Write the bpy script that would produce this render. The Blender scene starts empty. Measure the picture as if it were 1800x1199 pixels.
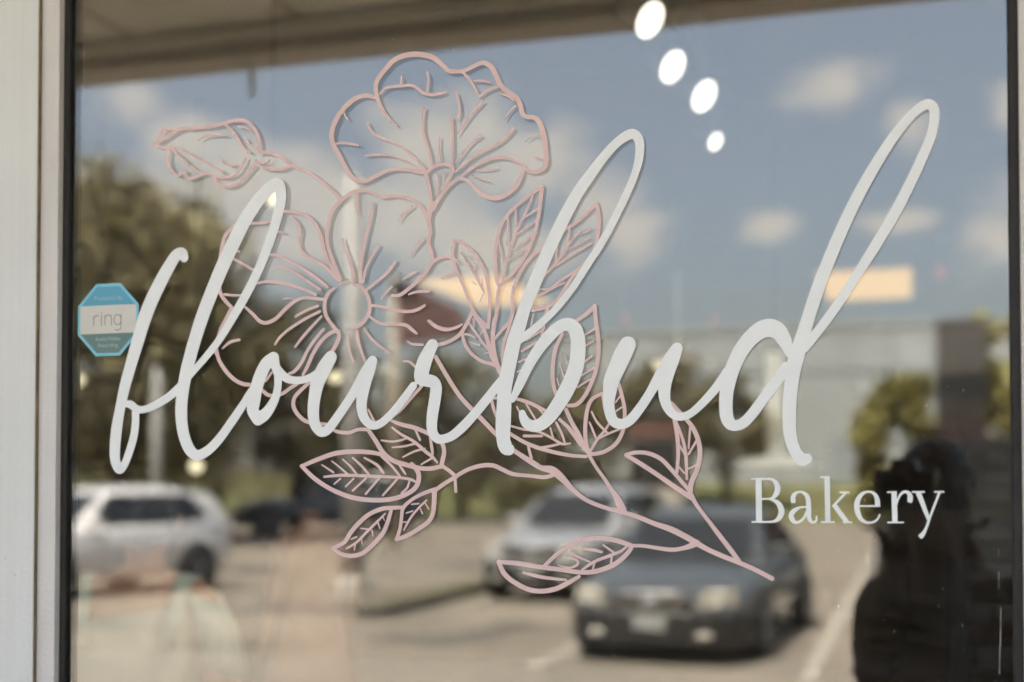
import bpy, bmesh, math, random
from mathutils import Vector, Matrix, noise
R = math.radians
scene = bpy.context.scene
col = scene.collection

# ------------------------------------------------------------------ camera
camd = bpy.data.cameras.new('camera')
camd.sensor_width = 36.0
camd.lens = 45.88
camd.shift_y = 0.1067
camd.clip_start = 0.02
camd.clip_end = 2000.0
camd.dof.use_dof = True
camd.dof.focus_distance = 1.50
camd.dof.aperture_fstop = 2.3
cam = bpy.data.objects.new('camera', camd)
cam.location = (0.0, -1.43, 1.62)
cam.rotation_euler = (R(91.46), 0.0, R(17.0))
col.objects.link(cam)
scene.camera = cam

# ------------------------------------------------------------------ world: Nishita sky with cumulus
SUN_EL, SUN_AZ = 65.0, 335.0      # azimuth clockwise from +Y; the sun stands behind the shop, to the left
world = bpy.data.worlds.new('World')
scene.world = world
world.use_nodes = True
wn = world.node_tree
wn.nodes.clear()
def N(tree, t, **kw):
    n = tree.nodes.new(t)
    for k, v in kw.items():
        setattr(n, k, v)
    return n
def math_node(tree, op, a, b=None, clamp=False):
    n = tree.nodes.new('ShaderNodeMath'); n.operation = op; n.use_clamp = clamp
    for i, v in enumerate((a, b)):
        if v is None: continue
        if isinstance(v, (int, float)): n.inputs[i].default_value = v
        else: tree.links.new(v, n.inputs[i])
    return n.outputs[0]
sky = N(wn, 'ShaderNodeTexSky', sky_type='NISHITA', sun_disc=False)
sky.sun_elevation = R(SUN_EL); sky.sun_rotation = R(SUN_AZ)
sky.air_density = 1.0; sky.dust_density = 4.5; sky.ozone_density = 1.0
tc = N(wn, 'ShaderNodeTexCoord')
sep = N(wn, 'ShaderNodeSeparateXYZ'); wn.links.new(tc.outputs['Generated'], sep.inputs[0])
negy = math_node(wn, 'MULTIPLY', sep.outputs['Y'], -1.0)
az = math_node(wn, 'ARCTAN2', sep.outputs['X'], negy)          # 0 looking straight out from the shop
hyp = math_node(wn, 'SQRT', math_node(wn, 'ADD', math_node(wn, 'POWER', sep.outputs['X'], 2.0), math_node(wn, 'POWER', sep.outputs['Y'], 2.0)))
tel = math_node(wn, 'DIVIDE', sep.outputs['Z'], math_node(wn, 'MAXIMUM', hyp, 0.02))
comb = N(wn, 'ShaderNodeCombineXYZ')
wn.links.new(az, comb.inputs[0]); wn.links.new(math_node(wn, 'MULTIPLY', tel, 1.5), comb.inputs[1])
nz = N(wn, 'ShaderNodeTexNoise'); nz.inputs['Scale'].default_value = 13.0; nz.inputs['Detail'].default_value = 4.0; nz.inputs['Roughness'].default_value = 0.6
wn.links.new(comb.outputs[0], nz.inputs['Vector'])
# cumulus banks in view: azimuth, tan(elevation), half width, half height
BANKS = [(-.582,.278,.030,.022),(-.545,.252,.050,.032),(-.488,.238,.060,.036),(-.435,.215,.060,.042),(-.560,.215,.080,.035),
 (-.470,.180,.110,.034),(-.370,.262,.050,.036),(-.322,.276,.046,.036),(-.285,.242,.052,.050),(-.375,.205,.080,.048),(-.300,.180,.085,.030),(-.230,.215,.046,.034),(-.207,.192,.036,.032),
 (-.048,.298,.042,.021),(.000,.270,.024,.024),(-.098,.195,.021,.015),(-.007,.193,.034,.010),(.062,.180,.032,.038),(.075,.268,.018,.022)]
acc = None
pos = N(wn, 'ShaderNodeCombineXYZ'); wn.links.new(az, pos.inputs[0]); wn.links.new(tel, pos.inputs[1])
for a0, t0, ra, rt in BANKS:
    vm = N(wn, 'ShaderNodeVectorMath', operation='MULTIPLY_ADD'); wn.links.new(pos.outputs[0], vm.inputs[0])
    vm.inputs[1].default_value = (1/ra, 1/rt, 0); vm.inputs[2].default_value = (-a0/ra, -t0/rt, 0)
    ln = N(wn, 'ShaderNodeVectorMath', operation='LENGTH'); wn.links.new(vm.outputs[0], ln.inputs[0])
    acc = ln.outputs['Value'] if acc is None else math_node(wn, 'MINIMUM', acc, ln.outputs['Value'])
acc = math_node(wn, 'SUBTRACT', 1.15, math_node(wn, 'MULTIPLY', acc, 0.85))
acc = math_node(wn, 'MAXIMUM', acc, -1.2)
elsewhere = math_node(wn, 'MULTIPLY', math_node(wn, 'SUBTRACT', nz.outputs[0], 0.58), 5.0)
outside = math_node(wn, 'MULTIPLY', math_node(wn, 'SUBTRACT', math_node(wn, 'ABSOLUTE', math_node(wn, 'ADD', az, 0.28)), 0.50), 8.0, True)
away = math_node(wn, 'MAXIMUM', outside, math_node(wn, 'MULTIPLY', math_node(wn, 'SUBTRACT', tel, 0.40), 8.0, True))
elsewhere = math_node(wn, 'SUBTRACT', elsewhere, math_node(wn, 'MULTIPLY', math_node(wn, 'SUBTRACT', 1.0, away), 4.0))
dens = math_node(wn, 'MAXIMUM', acc, elsewhere)
dens = math_node(wn, 'ADD', dens, math_node(wn, 'MULTIPLY', math_node(wn, 'SUBTRACT', nz.outputs[0], 0.5), 2.2))
cover = N(wn, 'ShaderNodeMapRange', interpolation_type='SMOOTHSTEP')
cover.inputs['From Min'].default_value = 0.10; cover.inputs['From Max'].default_value = 1.0; cover.inputs['To Min'].default_value = 0.15; cover.inputs['To Max'].default_value = 0.80
wn.links.new(dens, cover.inputs['Value'])
mixc = N(wn, 'ShaderNodeMix', data_type='RGBA')
wn.links.new(cover.outputs[0], mixc.inputs['Factor'])
wn.links.new(sky.outputs[0], mixc.inputs['A'])
mixc.inputs['B'].default_value = (5.7, 5.3, 4.95, 1.0)
bg = N(wn, 'ShaderNodeBackground'); bg.inputs['Strength'].default_value = 0.12
wo = N(wn, 'ShaderNodeOutputWorld')
wn.links.new(mixc.outputs['Result'], bg.inputs['Color']); wn.links.new(bg.outputs[0], wo.inputs['Surface'])

# ------------------------------------------------------------------ sun
sd = bpy.data.lights.new('sun', 'SUN'); sd.energy = 5.0; sd.angle = R(0.55); sd.color = (1.0, 0.975, 0.94)
sun = bpy.data.objects.new('sun', sd)
sdir = Vector((math.sin(R(SUN_AZ)) * math.cos(R(SUN_EL)), math.cos(R(SUN_AZ)) * math.cos(R(SUN_EL)), math.sin(R(SUN_EL))))
sun.rotation_euler = sdir.to_track_quat('Z', 'Y').to_euler()
sun.location = sdir * 30
col.objects.link(sun)

# ------------------------------------------------------------------ exposure
vs = scene.view_settings
vs.view_transform = 'Standard'; vs.look = 'None'; vs.gamma = 1.0; vs.use_curve_mapping = False
vs.exposure = 2.07
scene.render.engine = 'CYCLES'
scene.cycles.use_denoising = True
scene.cycles.use_light_tree = False
scene.cycles.max_bounces = 6
scene.cycles.diffuse_bounces = 3
scene.cycles.glossy_bounces = 4
scene.cycles.transmission_bounces = 2
scene.cycles.use_adaptive_sampling = True
scene.cycles.adaptive_threshold = 0.03
scene.cycles.transparent_max_bounces = 16
scene.cycles.sample_clamp_indirect = 6.0
scene.cycles.caustics_reflective = False
scene.cycles.caustics_refractive = False

# ================================================================== helpers
def tag(o, label=None, cat=None, group=None, kind=None):
    if label: o['label'] = label
    if cat: o['category'] = cat
    if group: o['group'] = group
    if kind: o['kind'] = kind
    return o
def empty(name, loc=(0, 0, 0), rz=0.0):
    o = bpy.data.objects.new(name, None); o.location = loc; o.rotation_euler = (0, 0, rz)
    o.empty_display_size = 0.1
    col.objects.link(o); return o
def mat(name, c, rough=0.6, metal=0.0, var=0.0, vscale=8.0, bump=0.0, bscale=60.0, coat=0.0, emit=0.0, island=0.0, spec=None, c2=None, coords='Object'):
    m = bpy.data.materials.new(name); m.use_nodes = True
    t = m.node_tree; b = t.nodes['Principled BSDF']
    b.inputs['Base Color'].default_value = (*c, 1); b.inputs['Roughness'].default_value = rough; b.inputs['Metallic'].default_value = metal
    if coat: b.inputs['Coat Weight'].default_value = coat; b.inputs['Coat Roughness'].default_value = 0.05
    if spec is not None: b.inputs['Specular IOR Level'].default_value = spec
    if emit: b.inputs['Emission Color'].default_value = (*c, 1); b.inputs['Emission Strength'].default_value = emit
    tcn = t.nodes.new('ShaderNodeTexCoord')
    if var or c2:
        n = t.nodes.new('ShaderNodeTexNoise'); n.inputs['Scale'].default_value = vscale; n.inputs['Detail'].default_value = 2; n.inputs['Roughness'].default_value = 0.65
        t.links.new(tcn.outputs[coords], n.inputs['Vector'])
        r = t.nodes.new('ShaderNodeMapRange'); r.inputs['From Min'].default_value = 0.3; r.inputs['From Max'].default_value = 0.7
        t.links.new(n.outputs[0], r.inputs['Value'])
        mx = t.nodes.new('ShaderNodeMix'); mx.data_type = 'RGBA'
        a = c2 if c2 else tuple(max(0, v * (1 - var)) for v in c)
        bb = c if c2 else tuple(min(1, v * (1 + var)) for v in c)
        mx.inputs['A'].default_value = (*a, 1); mx.inputs['B'].default_value = (*bb, 1)
        t.links.new(r.outputs[0], mx.inputs['Factor']); t.links.new(mx.outputs['Result'], b.inputs['Base Color'])
        out = mx.outputs['Result']
        if island:
            g = t.nodes.new('ShaderNodeNewGeometry')
            hsv = t.nodes.new('ShaderNodeHueSaturation')
            rr = t.nodes.new('ShaderNodeMapRange'); rr.inputs['To Min'].default_value = 1 - island; rr.inputs['To Max'].default_value = 1 + island
            t.links.new(g.outputs['Random Per Island'], rr.inputs['Value']); t.links.new(rr.outputs[0], hsv.inputs['Value'])
            t.links.new(out, hsv.inputs['Color']); t.links.new(hsv.outputs[0], b.inputs['Base Color'])
    if emit: m.cycles.emission_sampling = 'NONE'
    if bump:
        n2 = t.nodes.new('ShaderNodeTexNoise'); n2.inputs['Scale'].default_value = bscale; n2.inputs['Detail'].default_value = 2
        t.links.new(tcn.outputs[coords], n2.inputs['Vector'])
        bp = t.nodes.new('ShaderNodeBump'); bp.inputs['Strength'].default_value = bump; bp.inputs['Distance'].default_value = 0.01
        t.links.new(n2.outputs[0], bp.inputs['Height']); t.links.new(bp.outputs[0], b.inputs['Normal'])
    return m

class MB:
    def __init__(self): self.v = []; self.f = []; self.s = []
    def add(self, vs, fs, smooth=False, M=None):
        o = len(self.v)
        self.v += [tuple(M @ Vector(p)) if M is not None else tuple(p) for p in vs]
        self.f += [tuple(i + o for i in f) for f in fs]; self.s += [smooth] * len(fs); return self
    def box(self, a, b, M=None):
        x0, y0, z0 = a; x1, y1, z1 = b
        vs = [(x0,y0,z0),(x1,y0,z0),(x1,y1,z0),(x0,y1,z0),(x0,y0,z1),(x1,y0,z1),(x1,y1,z1),(x0,y1,z1)]
        return self.add(vs, [(0,3,2,1),(4,5,6,7),(0,1,5,4),(1,2,6,5),(2,3,7,6),(3,0,4,7)], M=M)
    def prism(self, poly, axis, a, b, smooth=False):
        """polygon of 2-tuples extruded along an axis ('x','y','z') from a to b"""
        def P(p, h): return {'x': (h, p[0], p[1]), 'y': (p[0], h, p[1]), 'z': (p[0], p[1], h)}[axis]
        n = len(poly); vs = [P(p, a) for p in poly] + [P(p, b) for p in poly]
        fs = [tuple(range(n))[::-1], tuple(range(n, 2 * n))] + [(i, (i + 1) % n, n + (i + 1) % n, n + i) for i in range(n)]
        return self.add(vs, fs, smooth)
    def tube(self, pts, rad, seg=10, caps=True, smooth=True):
        pts = [Vector(p) for p in pts]; n = len(pts)
        rads = rad if isinstance(rad, (list, tuple)) else [rad] * n
        vs = []; up = None
        for i, p in enumerate(pts):
            d = (pts[min(i + 1, n - 1)] - pts[max(i - 1, 0)]).normalized()
            if up is None:
                up = d.orthogonal().normalized()
            up = (up - d * up.dot(d)).normalized(); sd_ = d.cross(up)
            for k in range(seg):
                a = 2 * math.pi * k / seg; vs.append(p + (up * math.cos(a) + sd_ * math.sin(a)) * rads[i])
        fs = [(i*seg+k, i*seg+(k+1)%seg, (i+1)*seg+(k+1)%seg, (i+1)*seg+k) for i in range(n-1) for k in range(seg)]
        self.add(vs, fs, smooth)
        if caps:
            o = len(self.v) - len(vs)
            self.f += [tuple(o + k for k in range(seg))[::-1], tuple(o + (n-1)*seg + k for k in range(seg))]; self.s += [False, False]
        return self
    def lathe(self, prof, seg=24, axis='z', at=(0,0,0), smooth=True):
        """prof: list of (r,h)"""
        vs = []
        for r, h in prof:
            for k in range(seg):
                a = 2*math.pi*k/seg; p = (r*math.cos(a), r*math.sin(a), h)
                if axis == 'x': p = (p[2], p[0], p[1])
                if axis == 'y': p = (p[0], p[2], p[1])
                vs.append((p[0]+at[0], p[1]+at[1], p[2]+at[2]))
        n = len(prof)
        fs = [(i*seg+k, i*seg+(k+1)%seg, (i+1)*seg+(k+1)%seg, (i+1)*seg+k) for i in range(n-1) for k in range(seg)]
        return self.add(vs, fs, smooth)
    def loft(self, rings, smooth=True, caps=True):
        m = len(rings[0]); vs = [p for r in rings for p in r]
        fs = [(i*m+k, i*m+(k+1)%m, (i+1)*m+(k+1)%m, (i+1)*m+k) for i in range(len(rings)-1) for k in range(m)]
        self.add(vs, fs, smooth)
        if caps:
            o = len(self.v) - len(vs)
            self.f += [tuple(o+k for k in range(m))[::-1], tuple(o+(len(rings)-1)*m+k for k in range(m))]; self.s += [smooth, smooth]
        return self
    def build(self, name, m, parent=None, bevel=0.0, subsurf=0, fix=True):
        me = bpy.data.meshes.new(name); me.from_pydata(self.v, [], self.f)
        for p, s in zip(me.polygons, self.s): p.use_smooth = s
        if fix:
            bm = bmesh.new(); bm.from_mesh(me); bmesh.ops.recalc_face_normals(bm, faces=bm.faces); bm.to_mesh(me); bm.free()
        me.materials.append(m); me.update()
        o = bpy.data.objects.new(name, me); col.objects.link(o)
        if parent is not None: o.parent = parent
        if bevel:
            b = o.modifiers.new('bevel', 'BEVEL'); b.width = bevel; b.segments = 2; b.limit_method = 'ANGLE'
        if subsurf:
            s = o.modifiers.new('subsurf', 'SUBSURF'); s.levels = subsurf; s.render_levels = subsurf
        return o
def copy_tree(o, parent=None):
    c = o.copy(); col.objects.link(c); c.parent = parent
    for ch in list(o.children): copy_tree(ch, c)
    return c

# ================================================================== materials
M = {}
M['white_paint'] = mat('white_paint', (0.72, 0.765, 0.775), 0.5, var=0.03, vscale=5, bump=0.12, bscale=180)
M['stop_paint'] = mat('stop_paint', (0.69, 0.69, 0.685), 0.5, var=0.04, vscale=7, bump=0.15, bscale=160)
def weather(m, cols):
    t = m.node_tree; b = t.nodes['Principled BSDF']; src = b.inputs['Base Color'].links[0].from_socket
    tcn = t.nodes.new('ShaderNodeTexCoord'); mp = t.nodes.new('ShaderNodeMapping'); mp.inputs['Scale'].default_value = (140, 140, 1.6)
    n = t.nodes.new('ShaderNodeTexNoise'); n.inputs['Scale'].default_value = 1.0; n.inputs['Detail'].default_value = 3
    t.links.new(tcn.outputs['Object'], mp.inputs[0]); t.links.new(mp.outputs[0], n.inputs['Vector'])
    r = t.nodes.new('ShaderNodeMapRange'); r.inputs['From Min'].default_value = 0.42; r.inputs['From Max'].default_value = 0.75; r.inputs['To Max'].default_value = 0.10
    t.links.new(n.outputs[0], r.inputs['Value'])
    mx = t.nodes.new('ShaderNodeMix'); mx.data_type = 'RGBA'; t.links.new(r.outputs[0], mx.inputs['Factor']); t.links.new(src, mx.inputs['A']); mx.inputs['B'].default_value = (*cols[0], 1)
    n2 = t.nodes.new('ShaderNodeTexNoise'); n2.inputs['Scale'].default_value = 55.0; n2.inputs['Detail'].default_value = 2
    t.links.new(tcn.outputs['Object'], n2.inputs['Vector'])
    r2 = t.nodes.new('ShaderNodeMapRange'); r2.inputs['From Min'].default_value = 0.735; r2.inputs['From Max'].default_value = 0.76; r2.inputs['To Max'].default_value = 0.55
    t.links.new(n2.outputs[0], r2.inputs['Value'])
    m2 = t.nodes.new('ShaderNodeMix'); m2.data_type = 'RGBA'; t.links.new(r2.outputs[0], m2.inputs['Factor']); t.links.new(mx.outputs['Result'], m2.inputs['A']); m2.inputs['B'].default_value = (*cols[1], 1)
    t.links.new(m2.outputs['Result'], b.inputs['Base Color'])
weather(M['white_paint'], ((0.45, 0.43, 0.38), (0.40, 0.36, 0.30))); weather(M['stop_paint'], ((0.42, 0.38, 0.33), (0.34, 0.29, 0.23)))
M['caulk'] = mat('caulk', (0.20, 0.15, 0.09), 0.9, var=0.3, vscale=40)
M['gasket'] = mat('gasket', (0.018, 0.017, 0.016), 0.55, var=0.3, vscale=30)
M['vinyl_white'] = mat('vinyl_white', (0.875, 0.935, 0.965), 0.45, var=0.012, vscale=20, bump=0.03, bscale=35)
M['vinyl_pink'] = mat('vinyl_pink', (0.78, 0.59, 0.585), 0.45, var=0.02, vscale=20)
M['soffit'] = mat('soffit', (0.88, 0.81, 0.68), 0.7, var=0.08, vscale=1.5)
M['fascia'] = mat('fascia', (0.52, 0.45, 0.37), 0.6, var=0.08, vscale=2)
M['concrete'] = mat('concrete', (0.222, 0.190, 0.150), 0.9, var=0.12, vscale=0.9)
M['asphalt'] = mat('asphalt', (0.20, 0.166, 0.126), 0.92, var=0.26, vscale=0.42)
M['kerb'] = mat('kerb', (0.45, 0.41, 0.35), 0.85, var=0.12, vscale=2)
M['screen_slat'] = mat('screen_slat', (0.012, 0.012, 0.0115), 0.7, var=0.3, vscale=3)
M['shade_tar'] = mat('shade_tar', (0.11, 0.095, 0.078), 0.9, var=0.25, vscale=1.5)
M['kerb_dark'] = mat('kerb_dark', (0.10, 0.09, 0.075), 0.85, var=0.2, vscale=2)
M['line'] = mat('line', (0.40, 0.36, 0.30), 0.7, var=0.3, vscale=2.2)
M['lawn'] = mat('lawn', (0.14, 0.15, 0.045), 0.95, c2=(0.10, 0.085, 0.035), vscale=0.25)
M['leaf_olive'] = mat('leaf_olive', (0.23, 0.20, 0.095), 0.75, var=0.25, vscale=0.6, island=0.55)
M['leaf_dark'] = mat('leaf_dark', (0.16, 0.138, 0.066), 0.75, var=0.25, vscale=0.6, island=0.55)
M['leaf_yellow'] = mat('leaf_yellow', (0.28, 0.25, 0.075), 0.7, var=0.25, vscale=1.2, island=0.5)
M['bark'] = mat('bark', (0.11, 0.085, 0.06), 0.9, var=0.25, vscale=6)
M['siding_white'] = mat('siding_white', (0.40, 0.41, 0.40), 0.55, var=0.05, vscale=0.5)
M['siding_grey'] = mat('siding_grey', (0.32, 0.34, 0.35), 0.5, var=0.05, vscale=0.5)
M['trim_grey'] = mat('trim_grey', (0.45, 0.46, 0.47), 0.5)
M['dark_glass'] = mat('dark_glass', (0.02, 0.022, 0.024), 0.06, spec=0.6)
M['tyre'] = mat('tyre', (0.02, 0.019, 0.018), 0.85, var=0.2, vscale=10)
M['alloy'] = mat('alloy', (0.45, 0.45, 0.46), 0.3, 0.9)
M['black_plastic'] = mat('black_plastic', (0.022, 0.021, 0.02), 0.5, var=0.2, vscale=12)
M['chrome'] = mat('chrome', (0.7, 0.7, 0.7), 0.12, 1.0)
M['lamp_lens'] = mat('lamp_lens', (0.80, 0.76, 0.66), 0.12, 0.3, coat=1.0)
M['lamp_bowl'] = mat('lamp_bowl', (0.42, 0.38, 0.30), 0.25, 0.2, coat=0.8)
M['plate'] = mat('plate', (0.36, 0.36, 0.34), 0.4, var=0.2, vscale=30)
M['paint_white'] = mat('paint_white', (0.72, 0.70, 0.68), 0.3, coat=0.8)
M['paint_silver'] = mat('paint_silver', (0.58, 0.575, 0.56), 0.25, 0.55, coat=0.8)
M['paint_graphite'] = mat('paint_graphite', (0.10, 0.107, 0.105), 0.28, 0.35, coat=1.0)
M['paint_blue'] = mat('paint_blue', (0.03, 0.04, 0.055), 0.28, 0.2, coat=0.8)
M['paint_black'] = mat('paint_black', (0.03, 0.034, 0.04), 0.25, 0.3, coat=0.9)
M['steel_pole'] = mat('steel_pole', (0.38, 0.365, 0.34), 0.6, var=0.08, vscale=2)
M['pole_tan'] = mat('pole_tan', (0.42, 0.36, 0.28), 0.7, var=0.1, vscale=2)
M['sign_maroon'] = mat('sign_maroon', (0.13, 0.07, 0.063), 0.5, var=0.15, vscale=1.5)
M['sign_black'] = mat('sign_black', (0.010, 0.010, 0.010), 0.7)
M['sign_grey'] = mat('sign_grey', (0.09, 0.08, 0.07), 0.6, var=0.08, vscale=3)
M['sign_brown'] = mat('sign_brown', (0.03, 0.021, 0.015), 0.6)
M['sign_red'] = mat('sign_red', (0.022, 0.006, 0.006), 0.6)
M['shop_red'] = mat('shop_red', (0.15, 0.065, 0.05), 0.6)
M['stucco'] = mat('stucco', (0.42, 0.38, 0.32), 0.9, var=0.1, vscale=1)
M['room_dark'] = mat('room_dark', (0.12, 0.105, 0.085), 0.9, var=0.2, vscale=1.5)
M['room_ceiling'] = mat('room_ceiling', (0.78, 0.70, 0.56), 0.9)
M['room_floor'] = mat('room_floor', (0.22, 0.15, 0.095), 0.6, var=0.3, vscale=3)
M['lamp_white'] = mat('lamp_white', (0.75, 0.74, 0.70), 0.5)
M['glow_warm'] = mat('glow_warm', (1.0, 0.56, 0.17), 0.5, emit=0.23)
M['glow_spot'] = mat('glow_spot', (1.0, 0.93, 0.78), 0.5, emit=0.9)
M['glow_bulb'] = mat('glow_bulb', (1.0, 0.86, 0.58), 0.5, emit=0.35)
M['glow_red'] = mat('glow_red', (1.0, 0.14, 0.09), 0.5, emit=0.03)
M['skin'] = mat('skin', (0.55, 0.30, 0.21), 0.5, var=0.06, vscale=10)
M['skin_dark'] = mat('skin_dark', (0.10, 0.055, 0.035), 0.5, var=0.06, vscale=10)
M['lips'] = mat('lips', (0.35, 0.12, 0.10), 0.4)
M['tail_red'] = mat('tail_red', (0.3, 0.02, 0.02), 0.2)
M['hair'] = mat('hair', (0.015, 0.011, 0.009), 0.6, var=0.3, vscale=30)
M['mint'] = mat('mint', (0.62, 0.74, 0.70), 0.85, var=0.06, vscale=9)
M['cream'] = mat('cream', (0.70, 0.72, 0.63), 0.85, var=0.05, vscale=6)
M['pink_cloth'] = mat('pink_cloth', (0.75, 0.42, 0.32), 0.85, var=0.06, vscale=6)
M['brown_cloth'] = mat('brown_cloth', (0.05, 0.027, 0.014), 0.9, var=0.3, vscale=8)
M['black_cloth'] = mat('black_cloth', (0.012, 0.011, 0.011), 0.9, var=0.3, vscale=12)
M['denim'] = mat('denim', (0.03, 0.035, 0.05), 0.9)
M['shelf'] = mat('shelf', (0.03, 0.03, 0.03), 0.6)
M['tray'] = mat('tray', (0.045, 0.045, 0.043), 0.5)
M['wood'] = mat('wood', (0.13, 0.07, 0.035), 0.5, var=0.3, vscale=6)
M['ring_blue'] = mat('ring_blue', (0.10, 0.40, 0.58), 0.35)
M['ring_cyan'] = mat('ring_cyan', (0.22, 0.62, 0.78), 0.35)
M['ring_white'] = mat('ring_white', (0.66, 0.67, 0.63), 0.4, var=0.03, vscale=60)
M['ring_teal'] = mat('ring_teal', (0.13, 0.235, 0.225), 0.4)
M['ring_ink'] = mat('ring_ink', (0.26, 0.27, 0.27), 0.5)
M['ring_pale'] = mat('ring_pale', (0.42, 0.55, 0.58), 0.5)
M['dust'] = mat('dust', (0.45, 0.44, 0.42), 0.9)

def glass_mat(name, refl):
    m = bpy.data.materials.new(name); m.use_nodes = True; t = m.node_tree; t.nodes.clear()
    out = t.nodes.new('ShaderNodeOutputMaterial'); mx = t.nodes.new('ShaderNodeMixShader')
    tr = t.nodes.new('ShaderNodeBsdfTransparent'); tr.inputs['Color'].default_value = (0.93, 0.95, 0.94, 1)
    gl = t.nodes.new('ShaderNodeBsdfGlossy'); gl.inputs['Roughness'].default_value = 0.0; gl.inputs['Color'].default_value = (1.0, 0.98, 0.925, 1)
    lw = t.nodes.new('ShaderNodeLayerWeight'); lw.inputs['Blend'].default_value = 0.12
    mr = t.nodes.new('ShaderNodeMapRange'); mr.inputs['To Min'].default_value = refl; mr.inputs['To Max'].default_value = 0.9
    t.links.new(lw.outputs['Fresnel'], mr.inputs['Value'])
    fac = mr.outputs[0]
    t.links.new(fac, mx.inputs[0]); t.links.new(tr.outputs[0], mx.inputs[1]); t.links.new(gl.outputs[0], mx.inputs[2])
    # the faintest waviness, as in float glass
    tcn = t.nodes.new('ShaderNodeTexCoord'); n = t.nodes.new('ShaderNodeTexNoise'); n.inputs['Scale'].default_value = 1.8; n.inputs['Detail'].default_value = 1
    bp = t.nodes.new('ShaderNodeBump'); bp.inputs['Strength'].default_value = 0.02; bp.inputs['Distance'].default_value = 0.01
    t.links.new(tcn.outputs['Object'], n.inputs['Vector']); t.links.new(n.outputs[0], bp.inputs['Height']); t.links.new(bp.outputs[0], gl.inputs['Normal'])
    mp = t.nodes.new('ShaderNodeMapping'); mp.inputs['Rotation'].default_value = (0, R(38), 0); mp.inputs['Scale'].default_value = (3.0, 1.0, 14.0)
    g1 = t.nodes.new('ShaderNodeTexNoise'); g1.inputs['Scale'].default_value = 1.3; g1.inputs['Detail'].default_value = 4; g1.inputs['Roughness'].default_value = 0.7
    t.links.new(tcn.outputs['Object'], mp.inputs[0]); t.links.new(mp.outputs[0], g1.inputs['Vector'])
    gr = t.nodes.new('ShaderNodeMapRange'); gr.inputs['From Min'].default_value = 0.42; gr.inputs['From Max'].default_value = 0.85; gr.inputs['To Min'].default_value = 0.004; gr.inputs['To Max'].default_value = 0.035
    t.links.new(g1.outputs[0], gr.inputs['Value'])
    df = t.nodes.new('ShaderNodeBsdfDiffuse'); df.inputs['Color'].default_value = (0.6, 0.58, 0.54, 1)
    m3 = t.nodes.new('ShaderNodeMixShader'); t.links.new(gr.outputs[0], m3.inputs[0]); t.links.new(mx.outputs[0], m3.inputs[1]); t.links.new(df.outputs[0], m3.inputs[2])
    t.links.new(m3.outputs[0], out.inputs['Surface']); return m
M['glass'] = glass_mat('glass', 0.125)

# ================================================================== ground outside
def sheet(name, x0, x1, y0, y1, z, m, kind='structure', label=None):
    b = MB(); b.add([(x0,y0,z),(x1,y0,z),(x1,y1,z),(x0,y1,z)], [(0,1,2,3)])
    return tag(b.build(name, m), label=label, kind=kind)
sheet('ground', -700, 700, -900, 60, -0.135, M['lawn'])
sheet('asphalt_lot', -60, 40, -57, -9.7, -0.12, M['asphalt'])
b = MB(); b.box((-60, -9.7, -0.5), (40, 0.0, 0.0)); tag(b.build('concrete_walkway', M['concrete'], bevel=0.012), kind='structure')
# grassy bank beyond the lot
b = MB(); ys = [-57, -60, -64, -70, -80, -140]; zs = [-0.13, 0.25, 0.9, 1.7, 2.2, 2.6]
for i in range(5):
    b.add([(-90,ys[i],zs[i]),(60,ys[i],zs[i]),(60,ys[i+1],zs[i+1]),(-90,ys[i+1],zs[i+1])], [(0,1,2,3)], True)
tag(b.build('grass_bank', M['lawn']), kind='structure')
for i, x in enumerate((1.7, -0.9, -3.45, -9.0, -11.7, -14.4)):
    y0, y1 = (-36.0, -10.3) if x == -0.9 else (-15.6, -10.2)
    sheet('parking_line', x - 0.06, x + 0.06, y0, y1, -0.114, M['line'])
for y in (-13.2, -24.5, -30.2):
    sheet('lane_line', -19.0, -7.2, y - 0.05, y + 0.05, -0.1145, M['line'])
rnd = random.Random(31)  # irregular dark sheets: shade painted at the near bay, tar and oil marks elsewhere
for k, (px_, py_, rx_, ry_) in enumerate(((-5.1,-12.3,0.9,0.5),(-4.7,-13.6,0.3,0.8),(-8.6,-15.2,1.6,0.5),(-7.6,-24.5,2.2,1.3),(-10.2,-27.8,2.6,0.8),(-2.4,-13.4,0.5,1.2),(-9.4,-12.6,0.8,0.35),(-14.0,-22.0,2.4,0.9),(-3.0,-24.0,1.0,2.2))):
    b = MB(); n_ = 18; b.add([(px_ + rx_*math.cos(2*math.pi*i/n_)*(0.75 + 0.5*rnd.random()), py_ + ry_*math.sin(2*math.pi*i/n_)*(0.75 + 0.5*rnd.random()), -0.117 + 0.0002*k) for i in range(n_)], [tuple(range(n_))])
    tag(b.build('shade_tar_patch', M['shade_tar']), kind='structure')
# kerbed island between the parking bays
isl = MB(); isl.prism([(-7.0,-14.3),(-6.75,-14.1),(-6.5,-14.3),(-6.45,-18.8),(-6.75,-19.1),(-7.05,-18.8)], 'z', -0.3, 0.03)
tag(isl.build('kerb_island', M['kerb_dark'], bevel=0.02), kind='structure')
isl = MB(); isl.prism([(-6.95,-14.45),(-6.75,-14.3),(-6.57,-14.45),(-6.53,-18.7),(-6.75,-18.9),(-6.97,-18.7)], 'z', 0.02, 0.045)
tag(isl.build('island_turf', M['leaf_dark'], bevel=0.01), kind='structure')
sheet('road', -90, 60, -56, -46, -0.108, M['asphalt'])

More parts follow.
